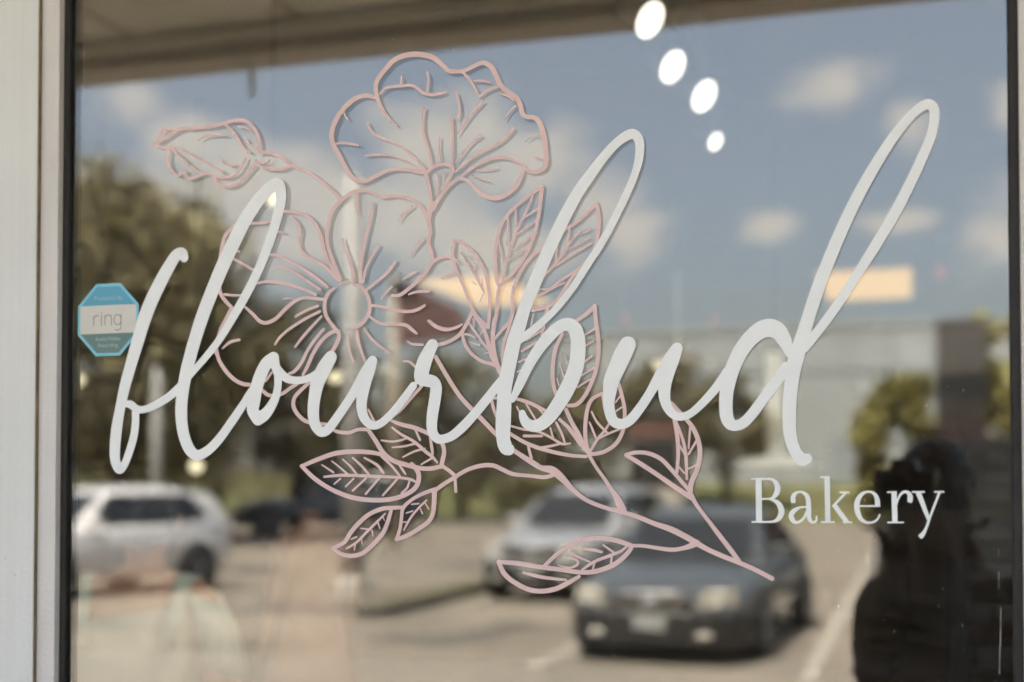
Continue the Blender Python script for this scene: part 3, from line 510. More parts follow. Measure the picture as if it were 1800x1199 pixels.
STROKES_FLORAL = '''
rosebud r -907.2 2048.5 4.5 -899.8 2050.7 4.5 -888.9 2055.5 4.5 -876.2 2061.7 4.5 -868.9 2063.9 4.6 -852.6 2063.1 4.5 -831 2063 4.6 -809.6 2065.2 4.9 -799 2067.6 4.9 -786.6 2067.3 5 -776 2063.3 4.7 -767.2 2053.9 4.6 -762.2 2044 4.4 -760.1 2032.8 4.5 -760.4 2024.9 4.6
rosebud r -902.6 2051.7 3.7 -899.9 2059.6 4.1 -895.4 2064.1 4.2 -887.1 2064.6 3.6 -878.9 2062.8 3.5 -875.2 2061.2 2.9
rosebud r -889.3 2058.7 2 -882 2059.8 2
rosebud r -907.2 2047.2 4.2 -901.6 2043.5 4.2 -890.6 2041 4.2 -887.8 2036 4.7 -888.7 2026.3 4.7 -885.8 2016.4 4.5 -879.4 2007.9 4.3 -872.1 2005.5 4 -864.9 2010.1 3.2 -863 2005.2 3.5 -860.3 2001.4 3.8 -854 2000 4.2 -845 2002.6 4 -834.2 2004.8 3.9 -825.2 2001.7 3.8 -812.7 1998.5 4.1 -800.3 1998.4 4 -789.8 2004.8 3.8 -782.8 2013.8 3.6 -780.2 2020 2.9
rosebud r -823.4 1998.4 3.3 -818 1991.7 4.2 -809.1 1987.4 4.4 -798.5 1986.7 4.9 -787.9 1991.2 4.8 -775.7 2002.3 4.5 -767 2011.9 4.6 -765.2 2015.7 3.9
rosebud r -886 2043.1 2.2 -874.2 2039.8 3.2 -856 2029.6 3.2 -834.3 2017.6 3.2 -811 2004.7 3.5
rosebud r -883.3 2038.9 2 -870.5 2028.2 2.9 -857.7 2016.8 2.9 -845 2007.9 2.9 -837.8 2005 2.5
rosebud r -845.3 2046.9 1.4 -838.1 2050.9 2.3 -823.8 2052 2.9 -813.1 2051.1 2.5 -805.1 2049.7 1.6
rosebud r -809.6 2064.4 3.2 -798.9 2056.4 3.6 -790 2044.6 3.6 -782.9 2032.9 3.6 -774.1 2026.2 3.5
rosebud r -791 2059.7 1.6 -781.3 2058.2 2.2 -774.2 2054.4 2.5 -770.3 2050.2 1.9
rosebud r -781.2 2045.5 2 -775.9 2038.7 2.6 -768.8 2033.4 2.5 -762.7 2031.4 2.5
rosebud r -815.6 2023.4 1.6 -809.3 2016.6 2.9 -800.4 2012.7 3.1 -790.7 2012 2.5
rosebud r -760.4 2025.2 3.8 -751.3 2025 4.1 -739.2 2021.7 4 -728.8 2016.2 4.1 -721 2009.1 4.4
rosebud r -764.4 2014.9 3.3 -760 2009 3.5 -749.5 2004.8 4 -737.3 2003 4.1 -727 2003.5 4.2 -720.1 2007 4.3
rosebud r -764.4 2016 1.9 -758.2 2012.1 2.2 -749.5 2012.2 2.3 -746.9 2016 1.8
rosebud r -721.8 2009.5 4 -711.5 2004.3 4.3 -696.1 1997.5 4.3 -680.8 1987 4.3 -665.5 1974.4 4.4 -651.4 1960.6 4.4
blossom r -607.5 2079.9 4.2 -620.3 2083.5 5 -632.8 2081.3 6 -645.3 2073.2 6.5 -655.2 2062.4 6.6 -661.4 2051.2 6.6 -664.1 2039.8 6.6 -662.3 2027.9 6.3 -654.1 2014 5.9 -647.7 2001.9 5.8 -639.6 1988.9 6 -630.7 1982.5 5.9 -620 1980.9 5.7 -607.6 1985 5.2 -593.5 1990.6 4.7 -579.4 1992.1 4.3 -565.4 1990.3 3.9 -553.3 1987 4.2 -543.7 1985 3.9
blossom r -579.5 2043.8 1.9 -590.1 2053.7 3.6 -599 2066 4.4 -605.2 2081.4 5.2 -607 2094.7 5.7 -603.5 2102.7 5.8 -595.5 2111.9 6.1 -585 2121.6 6.4 -572.7 2126.2 6.5 -558.8 2127.3 6.3 -544.9 2125.1 6.1 -532.8 2119.9 6 -522.4 2110.7 5.4 -514.7 2103.5 5.1 -505.3 2101.8 4.9 -495.1 2101.7 4.7 -484.9 2105.6 5.1 -476.5 2108.5 5.3 -468.9 2108.1 5.6 -461.3 2101.8 6 -455.5 2090.8 6.1 -450.4 2080.7 5.7 -441.3 2071.8 5.3 -432.1 2064.6 5.6 -427.2 2056.2 5.8 -424.7 2046.5 5.7 -419.8 2041.3 5.3 -410.7 2039.7 5.3 -404.1 2033.6 6 -400.1 2022.2 6.4 -397.6 2009.3 6.5 -396.5 1996.6 6.5 -396.5 1985.5 6.6 -401.7 1978.7 5.6 -409.9 1976.9 4.8 -418.1 1979.1 4.4 -423.1 1984.5 3.8
blossom r -422.2 1983.8 3.7 -431.3 1991.2 4.4 -446.3 1996.3 4.1 -461.3 1995.8 3.9 -476.4 1991.2 4 -488.2 1985.6 4.1 -496.7 1979.8 3.1
blossom r -423.1 1983.4 4.7 -426.4 1971.7 5.4 -433 1961 5.7 -444.6 1953 6 -457.9 1949.9 5.8 -471.3 1954 5.4 -481.4 1962.6 4.8 -489.9 1971.3 4.1 -498.4 1975.1 3.9 -506.9 1973.2 4.4 -517.1 1965 4.8 -527.3 1952.7 5.2 -534.2 1941.8 5.6
blossom r -541.2 1986.1 4.8 -534.3 1991.3 4.8 -524 1993.9 4.6 -514.6 1992.4 4.8 -509.4 1987.1 4.7 -512.8 1979.3 4.2 -516.2 1973.1 4.2 -516.6 1966.6 3.4
blossom r -542.9 1984.6 4.8 -540.3 1973.1 4.8 -537.7 1959.9 4.8 -536.3 1948.4 4.8 -535.9 1941.9 5.2
blossom r -529.1 1983.7 2.1 -528.7 1972.3 2.8 -529.9 1957.8 2.4
blossom r -520.9 1986.3 2.1 -520.9 1975 2.4 -523.9 1963.9 2.1
blossom r -600.8 2084.3 2.9 -595.5 2089.6 3.5 -586.7 2091.3 3.4 -574.4 2091 4 -562.2 2090.7 3.6 -553.5 2085.8 3.5 -546.5 2080.3 3.8 -534.4 2077.1 3.9 -522.4 2078.2 3.3 -517.2 2078.5 2
blossom r -574.1 2102.5 2.1 -574.4 2091.8 3.2
blossom r -541.4 2104.4 2 -539.6 2095.2 3.1 -541.3 2082.3 3.2
blossom r -505.3 2077.5 2 -501.8 2064.2 3.4 -501 2052.8 3.4 -504.4 2044.2 2.1
blossom r -473.1 2063.4 3.4 -484.9 2052.3 3.5 -496.7 2037.9 3.1 -504.4 2027.2 1.4
blossom r -545.6 2061.5 3.9 -547.3 2045.3 3.8 -545.6 2030.4 3.8 -541.2 2017.1 3.4 -537.7 2005.4 3.4 -536 1993.9 3.1
blossom r -526.6 2025.7 2.1 -526.6 2011.1 2.7 -524.8 1995.5 2.7
blossom r -511.2 2048.8 3.4 -510.3 2035.8 3.8 -510.3 2019.6 3.8 -510.3 2005 3.4 -511.1 1993.7 3.4
blossom r -474.7 2024.1 3.1 -486.5 2016.9 3.1 -498.4 2004.1 2.8 -506 1995 1.7
blossom r -435.5 2029 3.4 -446.3 2017.8 3.7 -461.3 2009.4 3.7 -478.1 2002.6 3.7 -493.3 1994.1 3.8 -506 1983.7 2.7
blossom r -617.5 2050.2 3.1 -612.2 2039.8 3.3 -600.6 2031.5 3.2 -584.8 2024.5 3.2 -569 2014.3 3.2 -555 2001.8 3.2 -543.8 1988.8 3.6
blossom r -620.1 2011.5 2.3 -602.3 2011 3 -584.7 2008.1 2.6 -567.2 2001 2.6 -553.3 1992.7 2.2 -545.5 1988.1 1.9
blossom r -648 2065.1 1.7 -646.2 2060 2.4 -641.7 2055.4 1.3
blossom r -657.8 2028.9 2.7 -645.1 2028.3 3 -629 2024.1 2.3
blossom r -498.5 2101.2 2.9 -490 2092.3 3.2 -483.2 2082 2.9 -477.3 2071 2.3
blossom r -476.4 2070.1 3.1 -466.3 2076.5 3.4 -450.4 2080.4 3.3
blossom r -483.2 2088.8 2.3 -473.1 2087.9 2.9 -463.8 2084.8 2.5
blossom r -452.9 2072.1 2.2 -442.9 2068 3.1 -434.6 2060.9 1.9
blossom r -433 2055.1 2.4 -441.3 2047.8 2.4 -446.3 2039.4 1
blossom r -403 2018.5 1.9 -413.2 2018.5 1.6 -420.6 2012.7 1
blossom r -399.8 1991.3 1.9 -408.3 1993.5 1.6 -414.8 1999.5 0.9
blossom r -481.4 1983.9 1.3 -468 1983.4 2.3 -455.4 1984.9 1.6
blossom r -488.2 1979.2 1.3 -478.1 1974.5 2.2 -462.9 1969.1 1.6
blossom_second r -653.2 1864.5 7.3 -660.3 1882.8 5.5 -666.9 1900.3 4.8 -669.8 1915.9 4.9 -668 1933 4.9 -662.4 1948.2 5.3 -651.3 1959.5 5.2 -636.5 1968 5 -621.7 1969.6 4.8 -610.7 1966.3 4.4 -597.9 1960.4 4.4 -581.5 1961 4.4 -567.1 1957.5 4.7 -554.5 1950.8 4.7 -545.5 1941 4.8 -540.7 1929.8 5.2
blossom_second r -538.4 1943.9 5 -539.2 1928.9 5.7 -537.4 1915.3 5 -539.2 1902 4.6 -535.6 1890.1 4.9 -535.1 1880 5 -545.4 1865.4 5 -563.2 1850.3 4.6 -575.8 1842.4 4.5 -584.9 1842.3 3.7
blossom_second r -533 1948.6 5.1 -536.9 1938.8 5.1 -539.1 1928.8 5
blossom_second r -727.6 1951.3 3.8 -711.4 1949.1 4.1 -696.2 1943.3 4.5 -684.8 1932.3 4.6 -677.3 1916.4 4.8 -673.5 1900.7 4.8 -667.8 1886.6 4.3 -658.4 1872.4 4.7 -653.7 1863.7 4.7
blossom_second r -772.9 1939.2 3.2 -763.2 1938.6 3.5 -751.6 1938.8 3.6 -742 1942.3 3.3
blossom_second r -719 1944.7 2.8 -709.4 1935.5 3.6 -705.6 1924.9 4.2 -707.4 1911.1 4.1 -701.7 1898.7 4.3 -688.4 1890.2 4.1 -673.4 1881.7 4.2 -662.1 1870.9 4.2 -654.6 1863.7 4.5
blossom_second r -788.5 1940.5 3.8 -796.3 1935.3 4.6 -806.1 1927 5.1 -810.9 1914.9 5.2 -813.4 1900.9 4.8 -815.3 1883.4 4.8 -815.5 1865.8 5.1 -812.5 1853.3 5 -805.6 1844.2 4.8 -796.7 1835.9 4.4
blossom_second r -797.7 1836.8 4.3 -805.4 1823.1 4.7 -813.2 1809.3 4.7 -818 1791.9 4.7 -819.3 1781.3 4.7
blossom_second r -791.2 1906 2.4 -787.3 1904.9 2.4
blossom_second r -797.1 1897.5 3.5 -784.3 1890.7 3.5 -767.7 1881.1 3.5
blossom_second r -735.2 1926.5 2.8 -727.5 1924.4 2.1
blossom_second r -747.5 1899.3 3.5 -734.1 1896.9 3.8 -718.7 1889.2 3.8 -701.6 1879.7 3.8 -684.6 1868.5 3.8 -669.5 1856.6 3.8
blossom_second r -739.8 1883.8 2.4 -726.3 1881.7 3.4 -711.1 1874.9 3.5 -694 1863.8 3.5 -678.9 1853.6 3.8
blossom_second r -764.7 1864.4 2.8 -749.3 1866.3 3.8 -732 1863.8 4.1 -714.8 1859.5 3.8 -697.7 1853.6 3.8 -684.5 1847.5 3.8
blossom_second r -807.6 1853.1 3.2 -795.8 1851.3 3.2 -786 1851.3 2.8
blossom_second r -728.1 1844.1 1.7 -720.4 1844.5 2.4 -713.8 1843 1.7
blossom_second r -779.1 1836.1 3.2 -768.4 1827 4.3 -758.7 1817.9 4.6 -749 1816.1 4.6 -737.5 1820.6 4.8 -726.1 1830.5 4.8 -712.8 1840.4 4.4 -699.6 1844.2 3.8 -684.5 1842.7 4.1 -673.2 1841.4 4.1
blossom_second r -660.2 1854.5 3.3 -667.6 1848.8 4.8 -672.3 1838.7 4.9 -672.2 1826.7 4.8 -667.5 1816.3 4.7 -660 1807.4 4.6 -654.4 1800.4 5
blossom_second r -635.2 1858 3.1 -625 1853.8 4.1 -617.7 1845 4.6 -614 1833 4.7 -615.7 1821.2 4.8 -623.1 1811.2 4.7 -634.1 1805.7 4.2 -643.3 1805.5 3.1
blossom_second r -654.6 1858.2 2.1 -647.2 1860.8 2.8 -641.7 1863.1 1.8
blossom_second r -649.2 1912.2 3.3 -646.4 1901 3.6 -639.9 1885.2 3.6 -636.1 1871.4 4 -636.1 1861.1 4.1
blossom_second r -610.7 1953.5 3.7 -612.4 1940 4.1 -617.9 1918.2 4.1 -623.3 1894.6 4.1 -626 1877.7 4.4 -626 1860.7 4.4
blossom_second r -603.2 1902.1 3.7 -612.3 1888.9 3.7 -619.6 1874 3.7 -622.3 1860.5 3.7
blossom_second r -582.2 1881.5 4.4 -592.2 1869.3 4 -604.9 1859.7 3.9 -617.7 1851 3.6
blossom_second r -585.8 1852.9 2.9 -592.1 1847.3 2.5 -599.4 1839.1 1.8
blossom_second r -630.9 1966.8 3.7 -631.8 1953.1 3.7 -629 1941 2.2
blossom_second r -559.8 1946.9 2.5 -570.6 1939.2 3.3 -576.9 1930.2 2.2
blossom_second r -545.4 1908.2 2.5 -554.4 1899.5 3.2 -563.3 1888.1 1.8
blossom_second r -555.2 1869.2 3.1 -563.3 1865.4 3.2 -571.3 1860.7 2.5
blossom_second r -564.1 1842.7 2.4 -554.3 1845.3 3.4 -539.1 1845.3 3.7
blossom_second r -611.2 1831.5 3.4 -595.7 1828.8 3.7 -579.4 1824 3.7 -563.2 1822.5 4 -552.4 1824.6 4.1 -544.4 1828.8 3.1
blossom_second r -613 1817.7 2.7 -599.3 1809.5 3.7 -583 1808.1 4 -568.5 1806.7 4.4 -559.5 1800.5 4.1 -554.2 1796.2 2.7
blossom_second r -538.1 1810.7 3 -529.3 1803.7 3.7 -516.9 1799.9 4 -506.3 1801.2 3.4 -498.4 1804.7 3.1
blossom_second r -681.6 1833.6 3.2 -695.7 1829.4 3.6 -710.8 1822.2 2.9
blossom_second r -678.8 1827 3.2 -697.6 1819.1 3.6 -718.4 1807.8 3.7 -731.7 1797.8 3.7 -738.3 1789.4 2.6
blossom_second r -676.9 1820.9 2.6 -691.8 1806.8 3.7 -703.1 1795.2 3.7 -711.6 1785.1 2.6
blossom_second r -819 1787.6 5.1 -814.9 1772.5 5 -805 1758.2 5.2 -793.2 1747.4 5 -781.5 1741.9 4.9 -772.7 1740.8 4.5 -762.1 1737.6 4.2 -754.3 1732.6 4.6 -748.5 1728.1 4.6 -742.8 1727.1 4.2 -729.4 1728.6 4.6 -718 1735.3 4.3 -707.6 1741.1 4.3
blossom_second r -674 1805.4 3.3 -684.3 1794.6 4.1 -695.5 1779.5 4.1 -703 1765.9 4.5 -712.4 1755.8 4.4 -720 1753.1 2.8
blossom_second r -750.6 1744.7 2.6 -742.9 1754.9 3
blossom_second r -656.3 1803.1 4.6 -667.4 1799.2 4.7 -678.6 1789.3 4.8 -688 1775.8 4.9 -695.4 1760.6 4.5 -701 1751.3 3.4
blossom_second r -654.4 1802.2 5.2 -653.5 1795.3 5.2 -658.1 1785.2 5.2 -663.6 1776.8 4.8
blossom_second r -641.4 1797.5 2.6 -641.4 1786.4 3.3 -638.6 1774.4 3.3 -634.9 1765.8 1.8
blossom_second r -630.4 1801.4 4 -628.5 1789.4 4 -623.9 1775.7 3.6 -619.2 1764.5 3.2
blossom_second r -621.2 1804.5 2.8 -612 1792.3 3.5 -599.2 1781.7 3.4 -587.4 1774.6 2
blossom_second r -786.7 1796.2 3.2 -799.4 1794 3.7 -810.1 1786.4 2.3
blossom_second r -691.6 1742.4 4.4 -704.7 1731.6 4.8 -712.3 1723.1 4.9 -713.2 1712.8 5.3 -706.5 1702.3 5 -695.1 1694.4 4.8 -676.4 1691.6 3.8 -668.9 1690.7 3.5 -659.5 1683.7 4.1 -650.3 1681.1 4.4 -639.2 1680.9 4.4 -628.2 1684.2 4.1 -615.3 1684 4.4
blossom_second r -608.1 1694.1 3.2 -615.4 1707.7 2.1
blossom_second r -585.4 1698 2.4 -573.7 1707 3.5 -561.2 1720.2 3.5 -547.8 1734.1 3.9
blossom_second r -571.1 1764 2 -563 1763 3 -555 1756.1 3.1
blossom_second r -565.8 1787.4 2 -559.5 1783.8 3 -547 1782.6 3.3
blossom_second r -529.3 1781.7 4.4 -515.2 1784.9 4.4 -501.2 1792.8 4.5 -492.4 1804.9 4.6 -487.2 1814.7 4.6 -484.2 1820.4 4.9
blossom_second r -540 1810.8 2.4 -531.1 1803.8 3.7 -518.8 1799.2 3.7 -508.2 1800.5 3.7 -500.3 1803.5 2.7
blossom_second r -536 1878.9 4.2 -526.1 1883.9 4.5 -516.1 1884.9 4 -507.9 1881.4 3.7 -501.4 1876.4 2.2
blossom_second r -522.7 1860.3 2.6 -514.5 1863 3.2 -505.4 1864.9 2.8
leaf r -509.6 1904.4 2.8 -501.4 1902 3.7 -489.9 1893.7 4 -480.1 1883.9 4.1 -472 1869.5 4.1 -467.2 1855.4 4.2 -464.7 1841.4 4.2 -463.9 1827.5 4.2 -464.7 1812.2 4.2 -466.3 1801.5 4.5
leaf r -507.1 1903.9 3 -508.8 1894.7 4 -508.7 1882.2 3.9 -504.6 1868 3.9 -496.4 1850.6 3.8 -491.5 1837.9 4.2 -485 1822.2 4.1 -478.5 1812.7 3.7 -468.4 1802.8 4.3
leaf r -501.4 1891.2 1.3 -493.2 1878.3 2.2 -483.4 1863.9 2.8 -475.3 1849.6 2.5 -470.4 1840.1 1.6
leaf r -482.6 1875.5 2 -483.7 1865.5 2
leaf r -491.5 1886 1.3 -488.3 1881.5 1.6
leaf r -472.8 1857.2 1.6 -473.6 1848 2
leaf r -485 1853.9 1.2 -480.1 1850.6 1.5
leaf r -476.1 1830.3 1 -471.7 1839.4 1.6
leaf_tall r -400.9 1959.2 4.8 -411.2 1953.7 4.2 -425.5 1943.9 4.2 -438.2 1934 4.2 -447.9 1922.2 4.2 -454.3 1905.6 4.6 -456.7 1888.8 4.5 -456.7 1870.3 4.5 -455.1 1853.3 4.5 -451.9 1847 4.1
leaf_tall r -400.9 1959.5 4.8 -402.5 1947 4.8 -404.8 1928.8 4.5 -408.8 1910.8 4.5 -414.4 1894.2 4.5 -422.3 1879.4 4.5 -431.8 1866.1 4.2 -443 1855.9 4.2 -451.4 1847.8 4.2
leaf_tall r -412 1950.7 2.3 -420.7 1931.3 2.6 -430.2 1913.5 2.9 -436.6 1898.5 2.9 -442.2 1881.9 2.9 -446.2 1865.2 2.9 -447.8 1853 2.9
leaf_tall r -407.2 1933.9 2.9 -422.3 1925.3 2.5
leaf_tall r -407.2 1921.7 2.9 -431.8 1905.9 1.9
leaf_tall r -412 1904.4 2.9 -435.8 1889.3 1.9
leaf_tall r -416.7 1891.6 2.9 -440.6 1877.2 1.9
leaf_tall r -432.6 1935.5 2.6 -432.6 1921.3 2.6 -433.4 1906 2.2
leaf_tall r -442.2 1926.5 2.9 -442.2 1909.6 2.6 -442.7 1894.2 1.9
leaf_tall r -453.5 1902.5 2.2 -450.3 1886.9 2.2 -447 1872.9 1.6
leaf_tall r -410.4 1907 2.1 -406.4 1906 1.5
leaf_tall r -451.9 1847 4.2 -454.3 1836.4 4.5 -455.1 1824.1 4.5 -455.9 1814.2 4.2 -458.8 1808.1 4.2 -459.7 1798.2 4.5
leaf_behind_loop r -438.6 1807.4 3.9 -435.8 1820.3 4.5 -436.6 1835.6 4.5 -431.8 1852.3 4.5 -423.9 1867.2 4.5 -412.8 1880.4 4.5 -400.9 1889 4.4 -389.1 1899.7 4.1 -376.6 1907.4 4.1 -365.7 1912.8 4.1 -354.8 1919.8 4.1 -344 1929.7 4.4 -337 1936 4.7
leaf_behind_loop r -337 1936.3 4.6 -334.8 1924.6 4.6 -334.8 1909.5 4.6 -336.3 1897.6 4.3 -338.7 1887.2 4.4 -344.1 1876.9 4.4 -351.8 1868.2 4.7 -361.1 1859.6 4.4 -368.9 1849.4 4.1 -376.7 1837.6 4.1 -386.1 1825.9 3.8 -398.6 1820.3 3.7 -412.8 1817.6 3.4
leaf_behind_loop r -357.2 1905.5 2.5 -367.3 1894.7 2.5 -373.5 1885.2 3.2 -386 1869.9 2.9 -398.6 1856.8 2.5 -401.7 1850.6 1.9
leaf_behind_loop r -343.2 1907.8 1.9 -356.4 1902.5 2.2
leaf_behind_loop r -344.8 1898 1.9 -368.8 1886.5 1.9
leaf_behind_loop r -343.7 1891.2 2.8 -365.7 1879.5 2.8 -386 1867.7 2.5
leaf_behind_loop r -368.8 1908.5 2.5 -370.4 1896.4 2.5 -372.7 1884.4 2.2
leaf_behind_loop r -382.1 1895.5 1.9 -384.4 1882 2.5 -385.2 1871.4 2.2
leaf_behind_loop r -362.6 1860.5 2.5 -378.2 1851.4 2.8 -392.3 1842.1 2.8 -404.9 1841.9 1.8
leaf_behind_loop r -375.1 1848.2 2.8 -390.7 1841.3 2.8 -407.3 1833.6 2.2
leaf_behind_loop r -398.6 1823.4 2.2 -412.8 1820.9 1.8
leaf_small r -497.7 1793.5 3.8 -494.2 1781.8 4.1 -485.4 1769.9 4 -473.3 1761.3 4 -461.2 1757.7 4.3 -454.3 1754.3 4.3
leaf_small r -484.6 1820.4 4.4 -478.5 1809.4 4.4 -471.5 1799.2 4.7 -466.3 1784.2 5.1 -462.9 1770.9 5.4 -456 1757.6 5.7 -450.5 1746.8 5.7
leaf_small r -484.6 1819.5 4 -475 1809.3 4.3 -466 1800.4 4.6
leaf_small r -488.9 1805.6 2.4 -478.5 1791.2 3 -469.8 1779.4 3 -462 1771.2 2.7
leaf_small r -483.7 1811.2 2.1 -483.7 1801.3 2.1
leaf_small r -472.4 1796 1.4 -475.9 1791.9 1.7
leaf_small r -496.8 1793.5 2.3 -488.9 1792.4 2.6 -482 1788.8 2
leaf_small r -488.9 1784.1 1.6 -476.7 1780.4 2.3
leaf_small r -469.8 1770.3 1.7 -462.9 1771.8 2
branch r -456.3 1813.5 4.9 -459.8 1795.5 5.2 -459.8 1779.1 5.5 -456.8 1762.5 5.5 -451.7 1749.3 5.4 -446.5 1737.7 5.1
branch r -435.8 1820.3 4.5 -438.8 1807.9 4.5 -447.4 1798.4 4.1 -456.9 1787.7 3.4
branch r -530.2 1767.9 4.8 -516.9 1745.9 5.1 -501.1 1722.4 5.1 -485.4 1705.5 5.4 -471.5 1692.2 5.4 -456 1676.4 5 -444 1665.6 4.6 -433.7 1657.4 4.6 -420.1 1649.1 4.6 -405.8 1640.5 4.9
branch r -417.6 1662.1 3 -414.2 1649.1 3.7
branch r -373.1 1703.7 4.3 -366.4 1689.1 4.9 -358.2 1674.5 5.2 -351.9 1660 5.9
branch r -380.6 1692.5 3.6 -371.4 1684.3 4.2 -364.8 1676.2 4.6 -355.7 1664 4.9
branch r -353.2 1661.6 4.9 -345.8 1653.8 4.5
leaf_behind_stem r -437.1 1811.1 3.4 -442.3 1794.9 3.8 -447.4 1780.3 4.1 -448.3 1763.9 4.1 -447.1 1753.2 3.4
leaf_behind_stem r -393.9 1822.5 3.7 -397.3 1809.7 4.1 -399.8 1798.4 3.7 -401.5 1789.5 3
leaf_behind_stem r -398.1 1796.7 2.3 -420.1 1784 2.3
leaf_behind_stem r -408.2 1781.5 3.3 -425.2 1771.5 2.7
leaf_behind_stem r -415.9 1763.8 3 -428.6 1759.3 2.3
leaf_behind_stem r -421.8 1751.8 2.3 -430.3 1747.9 2
leaf_behind_stem r -411.6 1813.5 2 -414.2 1801.3 2
leaf_beside_loop r -339.8 1819.6 5 -349.7 1811.1 4.6 -362.2 1803.2 4.6
leaf_beside_loop r -339.8 1819.9 4.9 -338.2 1802.6 4.9 -335.8 1784.9 4.9 -335.3 1767.2 4.9 -338.3 1748 4.6 -344.9 1730.5 4.6 -353.2 1716.2 4.6 -361.4 1709.1 4.6 -370.6 1708.2 3.9
leaf_beside_loop r -377.2 1789.5 3.7 -384.7 1775.1 4.7 -388.1 1759 4.7 -388.9 1742.8 4.7 -387.2 1729.8 4.3 -384.4 1720 4
leaf_beside_loop r -339.5 1794.2 2.3 -350.1 1788.2 2
leaf_beside_loop r -341.2 1780.5 2.3 -350.1 1775.3 1.6
leaf_beside_loop r -343.2 1763.4 2.6 -352.3 1756.7 2
leaf_beside_loop r -340.4 1750 2.6 -355.6 1741.7 2
leaf_beside_loop r -345.4 1737.3 2.6 -359.8 1728.7 2
leaf_beside_loop r -374.7 1767.5 1 -371.4 1756.1 1.7
leaf_beside_loop r -380.5 1755.6 1 -375.5 1740.1 1.7
leaf_beside_loop r -383.9 1739.5 1 -381.4 1731.3 1.3
leaf_below_loop r -462.9 1718 3.3 -454.3 1718.5 3.3 -440.5 1718.2 3.3 -427.8 1716 3.9 -415 1711.7 4.2 -403.2 1705.8 4.2 -394.8 1701.6 3.2
leaf_below_loop r -462 1717 3.4 -459.4 1706.8 3.8 -456 1696.9 2.7
leaf_below_loop r -440.5 1677.8 4.3 -425.2 1668.7 4.3 -410 1662.1 4.6 -389.8 1656.2 4.5 -369.8 1652.1 4.2 -350 1650.3 3.5
leaf_below_loop r -438.8 1686 2.3 -423.5 1682 2.9 -413.4 1680.8 2.6 -403.2 1678.2 2.9 -389.8 1671.6 2.9 -378.1 1665 3.2 -368.1 1665.4 1.9
leaf_below_loop r -431.2 1707.9 2 -427.2 1700 2
leaf_below_loop r -420.1 1711 2.3 -409.1 1693.2 2.3
leaf_below_loop r -407.4 1707.8 2.6 -399 1698.4 2
leaf_below_loop r -391.5 1682.9 2.3 -388.1 1670.8 2.3
leaf_below_loop r -384.8 1689.3 2.6 -378.1 1676.3 3 -374.5 1665.8 2
leaf_below_loop r -422.7 1674.4 3.3 -401.6 1674.1 2.9
leaf_below_loop r -381.5 1664.7 2.6 -393.2 1662.2 2.9 -406.6 1660.7 2.3
leaf_round r -330.1 1721.7 3.6 -341.6 1716 4.3 -347.4 1706.5 4.3 -350.2 1692.1 4.6 -350.8 1676 4.6 -349.1 1661.6 4.6 -345.8 1654.3 4.6
leaf_round r -313 1734.6 3.6 -309 1720.1 4.2 -305.7 1704.2 4.2 -305.8 1689.8 4.2 -308.2 1677.1 4.5 -315.6 1664.5 4.5 -327 1656.6 4.5 -338.5 1653.5 4.5 -346.7 1653.5 4.5
leaf_round r -331.5 1720.6 2 -329 1703.7 2
leaf_round r -345.8 1655.1 2.9 -336.8 1669.5 3.3 -328.6 1679 2.9 -322.9 1687.7 2.3
leaf_round r -343.3 1700.8 2 -336.8 1688.7 2.6 -325.6 1677 2.6
leaf_round r -345.8 1688.8 2 -341.7 1679.1 2.6 -338.1 1670.3 2
leaf_round r -311.5 1680.7 2.2 -325.3 1675.4 2.6 -336.8 1669.5 1.9
leaf_round r -310.3 1718.1 2 -315.8 1711 2
leaf_round r -308.7 1705.3 1.9 -315.5 1700.8 1.9
leaf_pointed r -702.2 1640.7 4.6 -680.7 1649 5.3 -656.4 1656.3 5.6 -632.3 1657.9 5.5 -612.4 1656.9 5.1 -595.5 1653.7 4.4
leaf_pointed r -702.2 1641.1 4.7 -684.7 1625.8 5.4 -662.3 1612.8 5.3 -636.1 1603.6 5.6 -610.2 1600.4 5.5 -584.6 1601.9 5.5 -565 1608.4 5.5 -554.4 1616.5 5.7 -551.1 1627.4 5.8 -553.4 1635.6 5.7 -560.2 1642.9 4.9
leaf_pointed r -672.5 1628 2.6 -650.3 1629.8 3.7 -626.2 1629.4 3.7 -602.4 1628.4 3.7 -576.8 1627.1 3.3 -561.2 1624.7 3.3 -553.8 1621.1 2.2
leaf_pointed r -675.6 1642.5 1.5 -660.4 1633.5 2.7
leaf_pointed r -662.5 1647 1.5 -652.3 1639.6 2.3 -641.8 1631.2 2.7
leaf_pointed r -648.3 1648.8 1.9 -638.3 1640.5 2.7 -630.6 1631.6 2.7
leaf_pointed r -635.3 1650.6 2.3 -624.3 1641.3 3.1 -614.7 1630.8 3.1
leaf_pointed r -620.3 1650.5 2.2 -604.4 1642.2 3.4 -595.5 1632.1 2.7
leaf_pointed r -598.5 1652.2 3 -586.7 1642.1 3 -575.2 1628.9 3
leaf_pointed r -575.9 1642 2.3 -571.9 1636.6 3.1 -568 1631.1 2.3
leaf_pointed r -651.3 1625.7 2.3 -659.3 1619.3 1.9
leaf_pointed r -634.2 1625.7 2.3 -644.2 1616.5 2.3
leaf_pointed r -618.2 1626.1 2.7 -635.2 1611.5 2.3
leaf_pointed r -601.4 1626 2.7 -618.2 1607.9 2.7
leaf_pointed r -578.4 1625.3 2.7 -596.4 1606.1 2.7
leaf_pointed r -563.1 1622.4 2.3 -566 1614.7 2.7 -572.9 1608.9 2.3
leaf_under_letters r -615.4 1683.6 5 -606.5 1671.5 5.4 -596.5 1656.8 5.7 -584.7 1647.6 5.6 -567.1 1642 5.5 -551.5 1638.3 5.1 -536 1637.4 5.1 -523.5 1640 5.1
